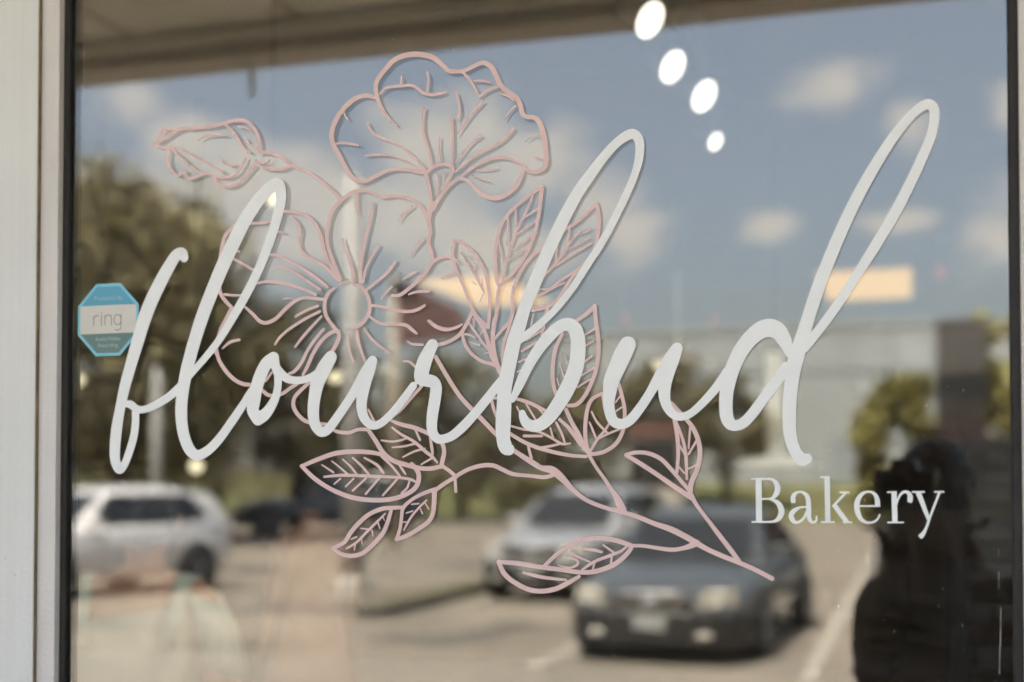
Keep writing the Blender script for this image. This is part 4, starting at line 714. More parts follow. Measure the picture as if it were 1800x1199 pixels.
leaf_under_letters r -585.8 1694.2 3.3 -573 1689.4 4.8 -557.4 1685.6 5.1 -541.9 1679.6 4.7 -528.4 1672.2 4.8 -521.6 1665.3 4.9 -519.7 1656.2 5.4 -521.6 1647.2 5.4 -523.5 1639.7 5.4
leaf_under_letters r -584.8 1685.9 2.6 -573 1677.6 3.3 -557.4 1669.2 3.7 -543.8 1658.2 4.1 -534.1 1650.9 3.7 -528.3 1644.6 2.6
leaf_under_letters r -598.6 1671.1 2.2 -584.8 1669.5 2.6 -573 1671.2 2.6 -566.7 1673.3 1.8
leaf_under_letters r -584.7 1662.5 1.8 -569.1 1663.9 2.6 -553.9 1667.4 2.6
leaf_under_letters r -571 1651.1 1.9 -557.4 1657.4 2.6 -543.8 1660.9 2.6
leaf_under_letters r -548 1642.5 1.9 -535.1 1649.5 2.6
leaf_under_letters r -555.5 1682.8 2.7 -550 1671.3 3.1
leaf_under_letters r -537.1 1674.5 3.1 -535.1 1661.8 3.8 -534.1 1654.2 3.1
leaf_under_letters r -521.6 1640 4.4 -513 1634.6 4.4 -505 1627.9 4.4
leaf_hanging r -531.7 1612 6.5 -532.1 1596.7 5.8 -534 1584.1 5.3 -539.8 1575 5.2 -553.3 1565.8 5.2 -566.9 1558.4 5.1 -579.6 1554.3 4.4
leaf_hanging r -579 1554.6 4.3 -574.7 1567.4 4.3 -572.8 1580.1 4.3 -570.9 1591.1 4.6 -561.1 1600.2 4.1 -547.6 1607.5 4.4 -531.2 1613.3 4.7
leaf_hanging r -569.8 1565.6 1.9 -561.1 1580.2 3 -551.4 1591.2 2.6 -541.4 1600.6 2.2
leaf_hanging r -549.5 1591.2 1.5 -546.6 1584.9 1.9
leaf_hanging r -543.7 1598.1 1.5 -538.8 1590.3 1.9
leaf_hanging r -560.2 1595.7 1.8 -551.4 1596.6 2.2
leaf_hanging r -566.9 1585.3 1.5 -558.8 1587.9 1.8
leaf_hanging r -571.8 1574.7 1.5 -565.6 1574.8 1.8
leaf_low r -569.9 1592 4 -584.6 1591.4 4.7 -598.3 1590 5.1 -614.1 1583.5 5.2 -628 1572.4 5.4 -638 1561.3 5.4 -646 1550.1 5 -660.4 1542.9 4.5
leaf_low r -661 1542.9 4.2 -649.9 1536.2 4.9 -635.9 1534.1 5.1 -622 1537.6 5.2 -608.1 1548.8 5.3 -596.3 1561.7 5.4 -590.4 1574.5 5.1 -586.1 1587.7 4.3
leaf_low r -642.9 1542.8 2.3 -630 1550.3 3 -616.1 1563.3 3 -604.2 1574.4 3 -593.4 1584.6 1.9
leaf_low r -625 1566.9 1.5 -612.1 1565.6 2.2
leaf_low r -637 1553.9 1.5 -630 1556.7 2.2
leaf_low r -609.1 1557.9 1.6 -610.1 1564.3 2
leaf_low r -623 1548.6 1.2 -623.6 1553.7 2
leaf_low r -632.9 1541.1 1.6 -631.6 1548.8 2
leaf_low r -600.2 1567.1 1.6 -602.6 1573.5 2
leaf_low r -594.4 1576.3 1.2 -596.3 1580.3 1.6
branch r -505.3 1628.3 4.7 -490.2 1636.3 4.7 -473.2 1640.7 5 -460 1640.7 5 -448.8 1636.2 5 -435.8 1630.8 4.6 -417.3 1629 4.2 -399 1627.2 4.6 -388.9 1629.3 4.2
branch r -504.4 1628.3 4.8 -518.7 1620.2 4.8 -532.1 1611.1 4.8
branch r -506.3 1626.5 3.4 -505.3 1610.8 3.8
branch r -433.8 1657 4.8 -417.2 1646 5.2 -402.8 1638 6 -390.5 1635.6 8.7 -381.3 1629.2 8.8 -372.2 1620.2 6.8 -362.1 1610.4 5.2 -348 1600.6 4.7 -328 1592.9 4.7 -312.1 1589.1 4.7 -292.4 1583.5 5 -272.8 1575.9 5.4 -253.4 1569.4 6.6 -238 1561.9 6.5 -226.6 1555.4 6.5 -213.3 1548 5.4 -196.2 1540.6 5.3 -177.5 1533.4 4.9 -160.7 1526.2 4.9 -144.1 1517.6 4.9
branch r -346.9 1652.5 4 -337.9 1637.8 3.6 -327.9 1624.1 4 -320 1612.4 4.7 -315 1604.6 7.1 -311.1 1596.9 8.7 -308.1 1590.1 9.1
branch r -231.2 1606.8 5.8 -224.5 1595.4 4.2 -213.1 1580.2 4.2 -201.8 1565.2 5 -188.7 1548.3 5.3 -179.7 1536.2 4.9
branch r -298.3 1550.9 3.9 -284.6 1550.8 3.9 -269 1548.7 4.2 -253.5 1547 4.6 -241.9 1548.5 4.6 -232.3 1551.5 6.1 -225.6 1555 7.6
leaf_curved r -304 1652.2 3.9 -292.2 1654.6 4.3 -278.5 1653.4 4.6 -264.8 1647.1 4.6 -253.2 1635.5 4.6 -241.7 1622.1 4.2 -232.5 1611.6 4.2
leaf_curved r -304 1651.6 4.3 -288.3 1642.4 5 -268.8 1629.8 5 -249.4 1616.3 5.4 -231.2 1604.5 5.8
leaf_upright r -249.6 1693.1 5 -246.3 1672 4.6 -245.4 1652.8 4.2 -246.9 1632.6 3.5
leaf_upright r -252.4 1709 3.8 -247.2 1702.7 4.2 -241.4 1696.5 4.2 -235.7 1690.1 4.6 -228 1679.4 5 -222.4 1664.1 5.3 -221.5 1648.8 5.4 -225.3 1633.5 5.4 -231.1 1620.2 5.7 -232.7 1606.8 6.1
leaf_upright r -246.9 1687.3 2.7 -239.6 1666.1 3.5 -236.8 1648.9 3.8 -235.9 1625 2.7
leaf_upright r -231.9 1683.3 2.7 -233.9 1658.8 1.9
leaf_upright r -225.8 1666 2.7 -233.9 1652.3 2.3
leaf_upright r -224.7 1640.6 2.7 -234.3 1636.2 1.9
leaf_upright r -245.8 1665.2 2.3 -237.4 1651.2 2.7
leaf_upright r -245.9 1639.7 2.3 -238.4 1631.3 1.9
leaf_twin r -398.8 1526.5 4 -384.4 1539.5 4.7 -370.2 1549.6 5.1 -354.1 1556.6 5.5 -336 1558.8 5.5 -318.1 1557.1 5.5 -302.3 1552.4 5.1 -296.8 1550.6 4.3
leaf_twin r -297.4 1550.6 4.7 -302.3 1542.8 5 -314.2 1531.9 5.4 -328.1 1524.9 5.4 -344.1 1520.7 5.4 -360.2 1520.4 5.1 -380.4 1522.9 5.1 -404.9 1525.4 5.1 -429.7 1528.9 5.2 -453 1530.1 4.8
leaf_twin r -453 1530.1 5.4 -446.3 1516.7 5.8 -433.8 1507 5.7 -417.3 1499.5 5.6 -400.8 1497.9 5.5 -384.5 1501.3 5.5 -370.3 1508.4 5.1 -358.1 1515.5 3.9
leaf_twin r -423.4 1518.5 3.2 -400.8 1513.7 4 -373.3 1511.3 2.7
leaf_twin r -354.1 1523.4 2.7 -340.1 1532.5 3.5 -322.1 1539.6 3.5 -310.2 1544.6 3.1 -303.3 1550.1 2.3
leaf_twin r -340.1 1532.5 2.4 -342.1 1524.2 2.4
leaf_twin r -320.1 1540.2 2.4 -321.5 1530.8 2.4
leaf_twin r -330 1551.1 2.4 -318.1 1542.9 2.4
leaf_twin r -353.1 1546.9 2.7 -342 1545.7 3.9 -332 1543.3 3.1
leaf_twin r -368.2 1543.7 2 -360.1 1538 2.8 -346.1 1532.4 2
leaf_twin r -374.3 1536.8 1.6 -363.2 1534.8 2.4 -359.1 1531.1 2.8 -362.2 1527.2 2.7 -370.3 1525.1 2.4 -382.4 1527.8 1.2
'''

def catmull(P, step):
    if len(P) == 2:
        return [Vector(P[0]), Vector(P[1])]
    out = []; Q = [P[0]] + list(P) + [P[-1]]
    for i in range(1, len(Q) - 2):
        p0, p1, p2, p3 = (Vector(q) for q in Q[i-1:i+3])
        d = math.hypot(p2.x - p1.x, p2.y - p1.y); n = max(2, int(d / step))
        for k in range(n):
            t = k / n
            # centripetal-ish: plain Catmull-Rom keeps the drawn points
            out.append(0.5 * ((2*p1) + (p2 - p0)*t + (2*p0 - 5*p1 + 4*p2 - p3)*t*t + (3*p1 - p0 - 3*p2 + p3)*t*t*t))
    out.append(Vector(P[-1])); return out
def ribbon(b, row, cap, y, step, idx):
    P = [(row[i], row[i+1], row[i+2]) for i in range(0, len(row), 3)]
    C = catmull(P, step); n = len(C); vs = []; fs = []
    y0 = y - (idx % 9) * 2.2e-5
    def at(i): return y0 - 1.6e-5 * i / n
    for i, c in enumerate(C):
        a, e = C[max(0, i-1)], C[min(n-1, i+1)]
        d = Vector((e.x - a.x, e.y - a.y)); d = d.normalized() if d.length else Vector((1, 0))
        nx, nz = -d.y, d.x; w = max(c.z, 0.4) / 2
        vs += [((c.x + nx*w)/1000, at(i), (c.y + nz*w)/1000), ((c.x - nx*w)/1000, at(i), (c.y - nz*w)/1000)]
        if i: fs.append((2*i-2, 2*i-1, 2*i+1, 2*i))
    if cap == 'r':
        for e, i, j in ((0, 0, 1), (1, n-1, n-2)):
            c = C[i]; d = Vector((c.x - C[j].x, c.y - C[j].y)); ang = math.atan2(d.y, d.x); w = max(c.z, 0.4)/2
            o = len(vs); vs.append((c.x/1000, at(i), c.y/1000))
            for k in range(11):
                t = ang - math.pi/2 + math.pi*k/10; vs.append(((c.x + w*math.cos(t))/1000, at(i), (c.y + w*math.sin(t))/1000))
            fs += [(o, o+1+k, o+2+k) for k in range(10)]
    b.add(vs, fs)
def decal(root, text, y, m, rename, labels=None, step=1.5):
    groups = {}
    for line in text.strip().splitlines():
        tk = line.split(); groups.setdefault(tk[0], []).append((tk[1], [float(v) for v in tk[2:]]))
    i = 0
    for pn, rows in groups.items():
        b = MB()
        for cap, row in rows:
            ribbon(b, row, cap, y, step, i); i += 1
        # face the street
        o = b.build(rename(pn), m, root, fix=False); o.location = -root.location
        if labels and pn in labels: o['label'] = labels[pn]
floral = empty('floral_decal', (-0.55, 0, 1.62))
tag(floral, 'pale pink line drawing of flowers, a rosebud and leafy branches on the glass', 'floral decal')
decal(floral, STROKES_FLORAL, -0.0003, M['vinyl_pink'], lambda p: p.split('_')[0], {'rosebud': 'closed pink rosebud on its own curved stem', 'blossom': 'upper open pink flower seen from the side', 'blossom_second': 'lower open pink flower seen from the front'})
script = empty('script_lettering', (-0.4, 0, 1.75))
tag(script, 'large white script lettering reading flourbud across the window', 'lettering')
decal(script, STROKES_SCRIPT, -0.0008, M['vinyl_white'], lambda p: 'letter')
serif = empty('serif_lettering', (-0.03, 0, 1.58))
tag(serif, 'small white serif lettering reading Bakery under the script', 'lettering')
decal(serif, STROKES_BAKERY, -0.0008, M['vinyl_white'], lambda p: 'letter', step=0.6)

# round-cornered security sticker on the inner face of the glass
st = empty('window_sticker', (-0.9734, -0.00015, 1.8279)); tag(st, 'small blue and white octagonal security sticker beside the black gasket', 'sticker')
def octa(w, h, k=0.30):
    a, c = w/2, h/2; p, q = a*(1-2*k), c*(1-2*k)
    return [(-p,-c),(p,-c),(a,-q),(a,q),(p,c),(-p,c),(-a,q),(-a,-q)]
def flat(name, poly, y, m, par=st):
    b = MB(); n = len(poly); b.add([(p[0], y, p[1]) for p in poly], [tuple(range(n))]); return b.build(name, m, par, fix=False)
flat('border', octa(0.0890, 0.0920), 0.0, M['ring_cyan'])
o8 = octa(0.0815, 0.0845)
def clip(poly, z0, z1):
    def cut(P, z, keep_above):
        out = []
        for i in range(len(P)):
            a, c = P[i], P[(i+1) % len(P)]
            ia = (a[1] >= z) == keep_above or a[1] == z; ic = (c[1] >= z) == keep_above or c[1] == z
            if ia: out.append(a)
            if ia != ic:
                t = (z - a[1]) / (c[1] - a[1]); out.append((a[0] + t*(c[0]-a[0]), z))
        return out
    return cut(cut(poly, z0, True), z1, False)
flat('top_band', clip(o8, 0.0185, 0.2), -0.0001, M['ring_blue'])
flat('middle_band', clip(o8, -0.0175, 0.0185), -0.0001, M['ring_white'])
flat('bottom_band', clip(o8, -0.2, -0.0175), -0.0001, M['ring_teal'])
ringtxt = '''-21 -7 1.3 -21 -2 1.3 -21 5 1.3
-21 1 1.2 -19.5 4.5 1.3 -16.5 5.8 1.3 -14 5.6 1.2
-9.5 -7 1.3 -9.5 0 1.3 -9.5 5.6 1.3
-9.5 9 1.5 -9.4 9.2 1.5
-4.5 -7 1.3 -4.5 0 1.3 -4.5 5.6 1.3
-4.5 2 1.2 -3 5 1.3 0.5 6 1.3 4 5 1.3 5.2 2 1.3 5.2 -2 1.3 5.2 -7 1.3
19 5.8 1.3 19 0 1.3 19 -9 1.3 17.5 -12.5 1.3 14 -13.8 1.3 10.5 -12.8 1.2
19 1.5 1.2 17 5 1.3 13.5 6 1.3 10.5 4.5 1.3 9.2 0.5 1.3 9.6 -3.5 1.3 12 -6.4 1.3 15.5 -6.6 1.3 18 -4.6 1.2 19 -2 1.2'''
b = MB()
for i, line in enumerate(ringtxt.splitlines()): ribbon(b, [float(v) for v in line.split()], 'r', -0.00015, 0.6, i % 4)
o = b.build('brand_word', M['ring_ink'], st, fix=False)
def small_text(body, x, z, size, m, name):
    cu = bpy.data.curves.new(name, 'FONT'); cu.body = body; cu.size = size; cu.align_x = 'CENTER'; cu.align_y = 'CENTER'
    cu.materials.append(m); o = bpy.data.objects.new(name, cu); col.objects.link(o); o.parent = st
    o.location = (x, -0.00025, z); o.rotation_euler = (R(90), 0, 0)
    bpy.context.view_layer.update()
    me = bpy.data.meshes.new_from_object(o.evaluated_get(bpy.context.evaluated_depsgraph_get()))
    q = bpy.data.objects.new(name, me); col.objects.link(q); q.parent = st; q.location = o.location; q.rotation_euler = o.rotation_euler
    bpy.data.objects.remove(o); bpy.data.curves.remove(cu); q.name = name; return q
small_text('Protected by', 0, 0.0275, 0.0080, M['ring_pale'], 'small_print')
small_text('Audio/Video', 0, -0.0245, 0.0072, M['ring_pale'], 'small_print')
small_text('Recording', 0, -0.0325, 0.0072, M['ring_pale'], 'small_print')

# dust specks and scratches on the outer face
rnd = random.Random(11)
b = MB()
def speck(x, z, r, k=1.0, ang=0.0):
    vs = []
    for i in range(6):
        a = i*math.pi/3 + rnd.random()*0.5; rr = r*(0.6 + 0.6*rnd.random())
        u, w = rr*math.cos(a)*k, rr*math.sin(a); vs.append((x + u*math.cos(ang) - w*math.sin(ang), -0.00012, z + u*math.sin(ang) + w*math.cos(ang)))
    b.add(vs, [tuple(range(6))])
for i in range(150):
    speck(XL + 0.01 + rnd.random()*(XR - XL - 0.02), 1.0 + rnd.random()*1.4, 0.0002 + 0.00045*rnd.random()**3)
for i in range(70):
    speck(XR - 0.005 - 0.26*rnd.random(), 1.35 + 0.42*rnd.random(), 0.0002 + 0.00035*rnd.random()**2)
for i in range(10):
    speck(XR - 0.015 - 0.18*rnd.random(), 1.36 + 0.36*rnd.random(), 0.00035, 6.0, 1.2 + rnd.random())
for z0, n_ in ((1.425, 9), (1.512, 3), (1.545, 2)):
    sc = [(XR - 0.0135 + 0.0003*rnd.random() + 0.00025*i, z0 + i*0.0085, 0.00012 + 0.00035*rnd.random()) for i in range(n_)]
    b.add([(x - w, -0.00012, z) for x, z, w in sc] + [(x + w, -0.00012, z) for x, z, w in sc[::-1]], [tuple(range(2*n_))])
for i in range(14):
    speck(-0.62 + 0.12*rnd.random(), 2.08 + 0.14*rnd.random(), 0.00025, 14.0, R(-40) + 0.3*rnd.random())
tag(b.build('dust', M['dust'], fix=False), 'fine dust specks and scratches on the window glass', kind='stuff')

# ================================================================== lamps inside
track = empty('track_light', (-0.58, 2.1, 2.9)); tag(track, 'ceiling track with four glowing round spot heads', 'track light')
b = MB(); b.box((-0.605, 1.35, 2.90), (-0.555, 2.95, 2.945)); o = b.build('rail', M['lamp_white'], track); o.location = (0.58, -2.1, -2.9)
for (x, y, z, r) in ((-0.58,1.57,2.71,0.042),(-0.59,1.93,2.71,0.041),(-0.55,2.21,2.71,0.043),(-0.59,2.71,2.71,0.026)):
    h = empty('spot_head', (x + 0.58, y - 2.1, z - 2.9)); h.parent = track
    v = (Vector((0, -1.43, 1.62)) - Vector((x, y, z))).normalized(); rt = Vector((0.9563, 0.2924, 0)); up = rt.cross(-v).normalized()
    n_ = v*0.68 + (rt*0.90 - up*0.42)*0.73          # the four heads point down into the room, towards the window wall
    h.rotation_euler = (-n_).to_track_quat('Z', 'Y').to_euler()
    b = MB(); b.lathe([(0.001, 0.10), (r*0.7, 0.10), (r*1.02, 0.0), (r*1.02, -0.004)], 20); b.build('can', M['lamp_white'], h)
    b = MB(); b.lathe([(0.0005, -0.002), (r, -0.002)], 24); b.build('bulb', M['glow_spot'], h)
    b = MB(); b.tube([(x + 0.58, y - 2.1, z - 2.9 + 0.04), (0.0, y - 2.1, 0.02)], 0.006, 6); b.build('stem', M['lamp_white'], track)
def spot(x, y, z, target, power, size, name='spot_lamp'):
    l = bpy.data.lights.new(name, 'SPOT'); l.energy = power; l.spot_size = R(size); l.spot_blend = 0.6; l.shadow_soft_size = 0.04; l.color = (1.0, 0.88, 0.70)
    o = bpy.data.objects.new(name, l); o.location = (x, y, z); o.rotation_euler = (Vector((x, y, z)) - Vector(target)).to_track_quat('Z', 'Y').to_euler(); col.objects.link(o)
spot(-0.60, 1.47, 2.64, (-1.99, 1.56, 1.15), 11, 46)
spot(-0.62, 2.16, 2.64, (-2.85, 4.5, 1.0), 16, 30)
spot(-0.52, 2.19, 2.64, (-0.50, 3.65, 1.75), 14, 34)
spot(-0.60, 2.69, 2.64, (-1.02, 4.51, 2.18), 10, 34)
def troffer(x, y, label, w=0.56, d=1.25, rz=0.0):
    t = empty('ceiling_light', (x, y, 2.945), rz); tag(t, label, 'ceiling light', 'warm ceiling lights in the shop')
    b = MB(); b.box((-w/2-0.03,-d/2-0.03,-0.02),(w/2+0.03,d/2+0.03,0.004)); b.build('frame', M['room_ceiling'], t)
    b = MB(); b.box((-w/2,-d/2,-0.03),(w/2,d/2,-0.0205)); b.build('diffuser', M['glow_warm'], t)
troffer(-0.27, 7.45, 'rectangular warm ceiling light shining beside the loop of the last letter')
troffer(-2.75, 7.0, 'rectangular warm ceiling light shining behind the pink leaves')
def pendant(x, y, z, r, label, lit=True, rod=0.006, side=0.0):
    t = empty('pendant_lamp', (x, y, z)); tag(t, label, 'pendant lamp', 'white pendant lamps in the shop')
    b = MB(); b.lathe([(0.02,0.03),(r*0.6,0.022),(r,-0.01),(r,-0.016),(r*0.55,0.012),(0.02,0.018)], 28); b.build('shade', M['lamp_white'], t)
    b = MB(); b.tube([(0,0,0.02),(0,0,0.42)], rod, 10); b.build('stem', M['lamp_white'], t)
    b = MB(); b.tube([(0,0,0.42),(0,0,2.95 - z)], 0.0025, 6); b.build('cord', M['black_plastic'], t)
    if lit:
        b = MB(); b.lathe([(0.001,0.026),(0.02,0.02),(0.028,0.0),(0.02,-0.02),(0.001,-0.026)], 16, at=(side,0,-0.02)); b.build('bulb', M['glow_bulb'], t)
pendant(-1.02, 4.51, 2.18, 0.16, 'white disc pendant lamp shining beside the second letter u', side=-0.08)
pendant(-2.0, 3.15, 2.05, 0.15, 'white disc pendant lamp shining behind the first letter u', side=-0.11)
pendant(-2.66, 2.43, 2.0, 0.12, 'white disc pendant lamp by the gasket under the octagonal sticker', side=-0.09)
pendant(-0.50, 3.65, 1.70, 0.17, 'unlit white pendant lamp on a thick rod above the word Bakery', lit=False, rod=0.035)
def globe(x, y, z, r, label):
    t = empty('globe_lamp', (x, y, z)); tag(t, label, 'globe lamp')
    b = MB(); b.lathe([(0.001, r)] + [(r*math.sin(R(a)), r*math.cos(R(a))) for a in range(15, 180, 15)] + [(0.001, -r)], 20); b.build('globe', M['glow_bulb'], t)
    b = MB(); b.tube([(0,0,r*0.95),(0,0,2.95 - z)], 0.004, 6); b.build('cord', M['black_plastic'], t)
globe(-2.36, 2.56, 1.68, 0.026, 'round glowing lamp below the foot of the letter l')
globe(-1.64, 1.73, 2.39, 0.020, 'round glowing lamp inside the top loop of the letter l')
for (x, y, lab) in ((0.16,5.94,'small red alarm lamp on the ceiling near the right gasket'),(-1.30,7.59,'small red alarm lamp on the ceiling above the second letter u'),(-1.88,7.41,'small red alarm lamp on the ceiling by the tip of a pink leaf')):
    t = empty('alarm_lamp', (x, y, 2.945)); tag(t, lab, 'alarm lamp', 'red alarm lamps')
    b = MB(); b.lathe([(0.001,0.004),(0.05,0.004),(0.05,-0.02),(0.001,-0.02)], 16); b.build('base', M['lamp_white'], t)
    b = MB(); b.tube([(0,0,-0.02),(0,0,-0.16)], 0.006, 6); b.build('stem', M['lamp_white'], t)
    b = MB(); b.lathe([(0.001,-0.15),(0.028,-0.162),(0.036,-0.19),(0.028,-0.218),(0.001,-0.23)], 14); b.build('lens', M['glow_red'], t)

# ================================================================== furniture inside
rk = empty('tray_rack', (0.35, 1.5, 0)); tag(rk, 'dark rack of black trays standing behind the glass by the right gasket', 'rack')
for sx in (-0.26, 0.26):
    for sy in (-0.2, 0.2):
        b = MB(); b.box((sx-0.015, sy-0.015, 0.0), (sx+0.015, sy+0.015, 1.70)); b.build('post', M['shelf'], rk)
for i in range(18):
    b = MB(); z = 0.2 + i*0.082
    b.box((-0.24,-0.19,z),(0.24,0.19,z+0.012)); b.box((-0.24,-0.19,z+0.012),(-0.23,0.19,z+0.035)); b.box((0.23,-0.19,z+0.012),(0.24,0.19,z+0.035)); b.box((-0.23,-0.19,z+0.012),(0.23,-0.18,z+0.035))
    b.build('tray', M['tray'], rk)

# ================================================================== people
def skin_body(name, joints, edges, m, parent, root, sub=2):
    names = list(joints); me = bpy.data.meshes.new(name)
    me.from_pydata([joints[k][0] for k in names], [(names.index(a), names.index(c)) for a, c in edges], [])
    o = bpy.data.objects.new(name, me); col.objects.link(o); o.parent = parent; me.materials.append(m)
    md = o.modifiers.new('skin', 'SKIN'); md.use_smooth_shade = True
    lay = me.skin_vertices[0].data if me.skin_vertices else None
    if lay is None:
        bm = bmesh.new(); bm.from_mesh(me); bm.verts.layers.skin.verify(); bm.to_mesh(me); bm.free(); lay = me.skin_vertices[0].data
    for i, k in enumerate(names):
        r = joints[k][1]; lay[i].radius = r if isinstance(r, tuple) else (r, r); lay[i].use_root = (k == root)
    s = o.modifiers.new('subsurf', 'SUBSURF'); s.levels = sub; s.render_levels = sub
    return o
def ellipsoid(b, c, r, seg=16, ring=10, M_=None):
    rings = []
    for i in range(1, ring):
        a = math.pi*i/ring; rings.append([(c[0]+r[0]*math.sin(a)*math.cos(t), c[1]+r[1]*math.sin(a)*math.sin(t), c[2]+r[2]*math.cos(a)) for t in [2*math.pi*k/seg for k in range(seg)]])
    b.loft(rings)
def body_rings(spec, seg=20):
    """spec: (z, rx, ry, cx, cy)"""
    return [[(cx + rx*math.cos(2*math.pi*k/seg), cy + ry*math.sin(2*math.pi*k/seg), z) for k in range(seg)] for z, rx, ry, cx, cy in spec]
STD = dict(pelvis=((0,0,0.90),(0.15,0.11)), waist=((0,0,1.05),(0.125,0.095)), chest=((0,0.0,1.24),(0.15,0.105)), clav=((0,0,1.36),(0.105,0.075)), neck=((0,0.01,1.42),0.052), chin=((0,0.03,1.50),0.062), head=((0,0.03,1.56),0.088), crown=((0,0.02,1.64),0.062),
  shL=((-0.17,0,1.345),0.056), shR=((0.17,0,1.345),0.056), hipL=((-0.09,0,0.84),0.09), hipR=((0.09,0,0.84),0.09), knL=((-0.10,0.02,0.47),0.058), knR=((0.10,0.02,0.47),0.058), anL=((-0.10,0,0.09),0.036), anR=((0.10,0,0.09),0.036), toL=((-0.11,0.16,0.03),0.03), toR=((0.11,0.16,0.03),0.03))
EDG = [('pelvis','waist'),('waist','chest'),('chest','clav'),('clav','neck'),('neck','chin'),('chin','head'),('head','crown'),('clav','shL'),('clav','shR'),('shL','elL'),('elL','wrL'),('wrL','haL'),('shR','elR'),('elR','wrR'),('wrR','haR'),
  ('pelvis','hipL'),('pelvis','hipR'),('hipL','knL'),('hipR','knR'),('knL','anL'),('knR','anR'),('anL','toL'),('anR','toR')]
def hand(joints, edges, s, wrist, fwd, out, curl):
    """five finger chains from the palm point ha{s}"""
    w = Vector(wrist); f = Vector(fwd).normalized(); o_ = Vector(out).normalized(); n = f.cross(o_).normalized()*curl
    for i, ln in enumerate((0.070, 0.080, 0.074, 0.058)):
        base = w + f*0.085 + o_*(-0.030 + 0.020*i)
        k1, k2, k3 = f'f{s}{i}a', f'f{s}{i}b', f'f{s}{i}c'
        joints[k1] = (tuple(base), 0.0095); joints[k2] = (tuple(base + f*ln*0.5 + n*0.012), 0.0085); joints[k3] = (tuple(base + f*ln*0.85 + n*0.035), 0.0075)
        edges += [(f'ha{s}', k1), (k1, k2), (k2, k3)]
    t1 = w + f*0.035 - o_*0.045; t2 = t1 + f*0.035 - o_*0.02 + n*0.01
    joints[f'f{s}ta'] = (tuple(t1), 0.0105); joints[f'f{s}tb'] = (tuple(t2), 0.009); edges += [(f'ha{s}', f'f{s}ta'), (f'f{s}ta', f'f{s}tb')]
def face(par, m, z=1.565, y=0.03, s=1.0):
    b = MB(); ellipsoid(b, (0, y + 0.092*s, z - 0.02), (0.014, 0.02, 0.024), 8, 6); b.build('nose', m, par)
    for sx in (-1, 1):
        b = MB(); ellipsoid(b, (sx*0.032, y + 0.080*s, z + 0.012), (0.014, 0.008, 0.008), 8, 6); b.build('eye', M['hair'], par)
        b = MB(); ellipsoid(b, (sx*0.086, y + 0.005, z - 0.01), (0.010, 0.022, 0.032), 8, 6); b.build('ear', m, par)
    b = MB(); ellipsoid(b, (0, y + 0.080*s, z - 0.062), (0.024, 0.010, 0.007), 8, 6); b.build('mouth', M['lips'], par)

# customer in a mint dress, her back to the window
p1 = empty('person', (-1.99, 1.66, -0.03), R(12)); tag(p1, 'person in a mint dress with bare upper back standing inside behind the glass', 'person')
J = dict(STD); E = list(EDG)
J['elL'] = ((-0.235,-0.02,1.09),0.042); J['wrL'] = ((-0.22,0.10,0.87),0.030); J['haL'] = ((-0.215,0.135,0.80),(0.034,0.02))
J['elR'] = ((0.235,-0.02,1.09),0.042); J['wrR'] = ((0.22,0.10,0.87),0.030); J['haR'] = ((0.215,0.135,0.80),(0.034,0.02))
hand(J, E, 'L', J['wrL'][0], (0.05,0.35,-0.8), (0,1,0.4), 1); hand(J, E, 'R', J['wrR'][0], (-0.05,0.35,-0.8), (0,1,0.4), -1)
skin_body('body', J, E, M['skin'], p1, 'pelvis'); face(p1, M['skin'])
b = MB(); sp = [(0.52,0.30,0.27,0,0),(0.70,0.26,0.22,0,0),(0.88,0.20,0.16,0,0),(1.05,0.155,0.125,0,0),(1.18,0.185,0.14,0,0),(1.31,0.195,0.14,0,0.005)]
b.loft(body_rings(sp, 28), caps=False); d = b.build('dress', M['cream'], p1)
d.modifiers.new('solid', 'SOLIDIFY').thickness = 0.006
for v in d.data.vertices:        # hem line across the back rises to one side, soft folds below
    a = math.atan2(v.co.y, v.co.x); f = 1 + 0.035*math.sin(a*9 + v.co.z*3)*max(0, min(1, (1.15 - v.co.z)/0.4))
    v.co.x *= f; v.co.y *= f
    if v.co.z > 1.25: v.co.z += 0.16*v.co.x
for sx in (-1, 1):
    b = MB(); b.loft([[(sx*(0.175 + 0.05*math.cos(t) + dx), dy + 0.085*math.sin(t), z + 0.03*math.cos(t)*-sx*sx) for t in [2*math.pi*k/14 for k in range(14)]] for dx, dy, z in ((-0.01,0,1.36),(0.035,-0.005,1.27),(0.06,-0.01,1.16))], caps=False)
    o = b.build('sleeve', M['mint'], p1); o.modifiers.new('solid', 'SOLIDIFY').thickness = 0.005
    b = MB(); b.tube([(sx*0.11,-0.12,1.22),(sx*0.13,-0.115,1.30),(sx*0.135,-0.05,1.395),(sx*0.13,0.05,1.38),(sx*0.11,0.12,1.27)], [0.022,0.026,0.022,0.022,0.02], 8); b.build('shoulder_strap', M['mint'], p1)
b = MB(); ellipsoid(b, (0,0.005,1.585), (0.103,0.112,0.115)); ellipsoid(b, (0.0,-0.10,1.63), (0.055,0.05,0.055)); b.build('hair', M['hair'], p1)

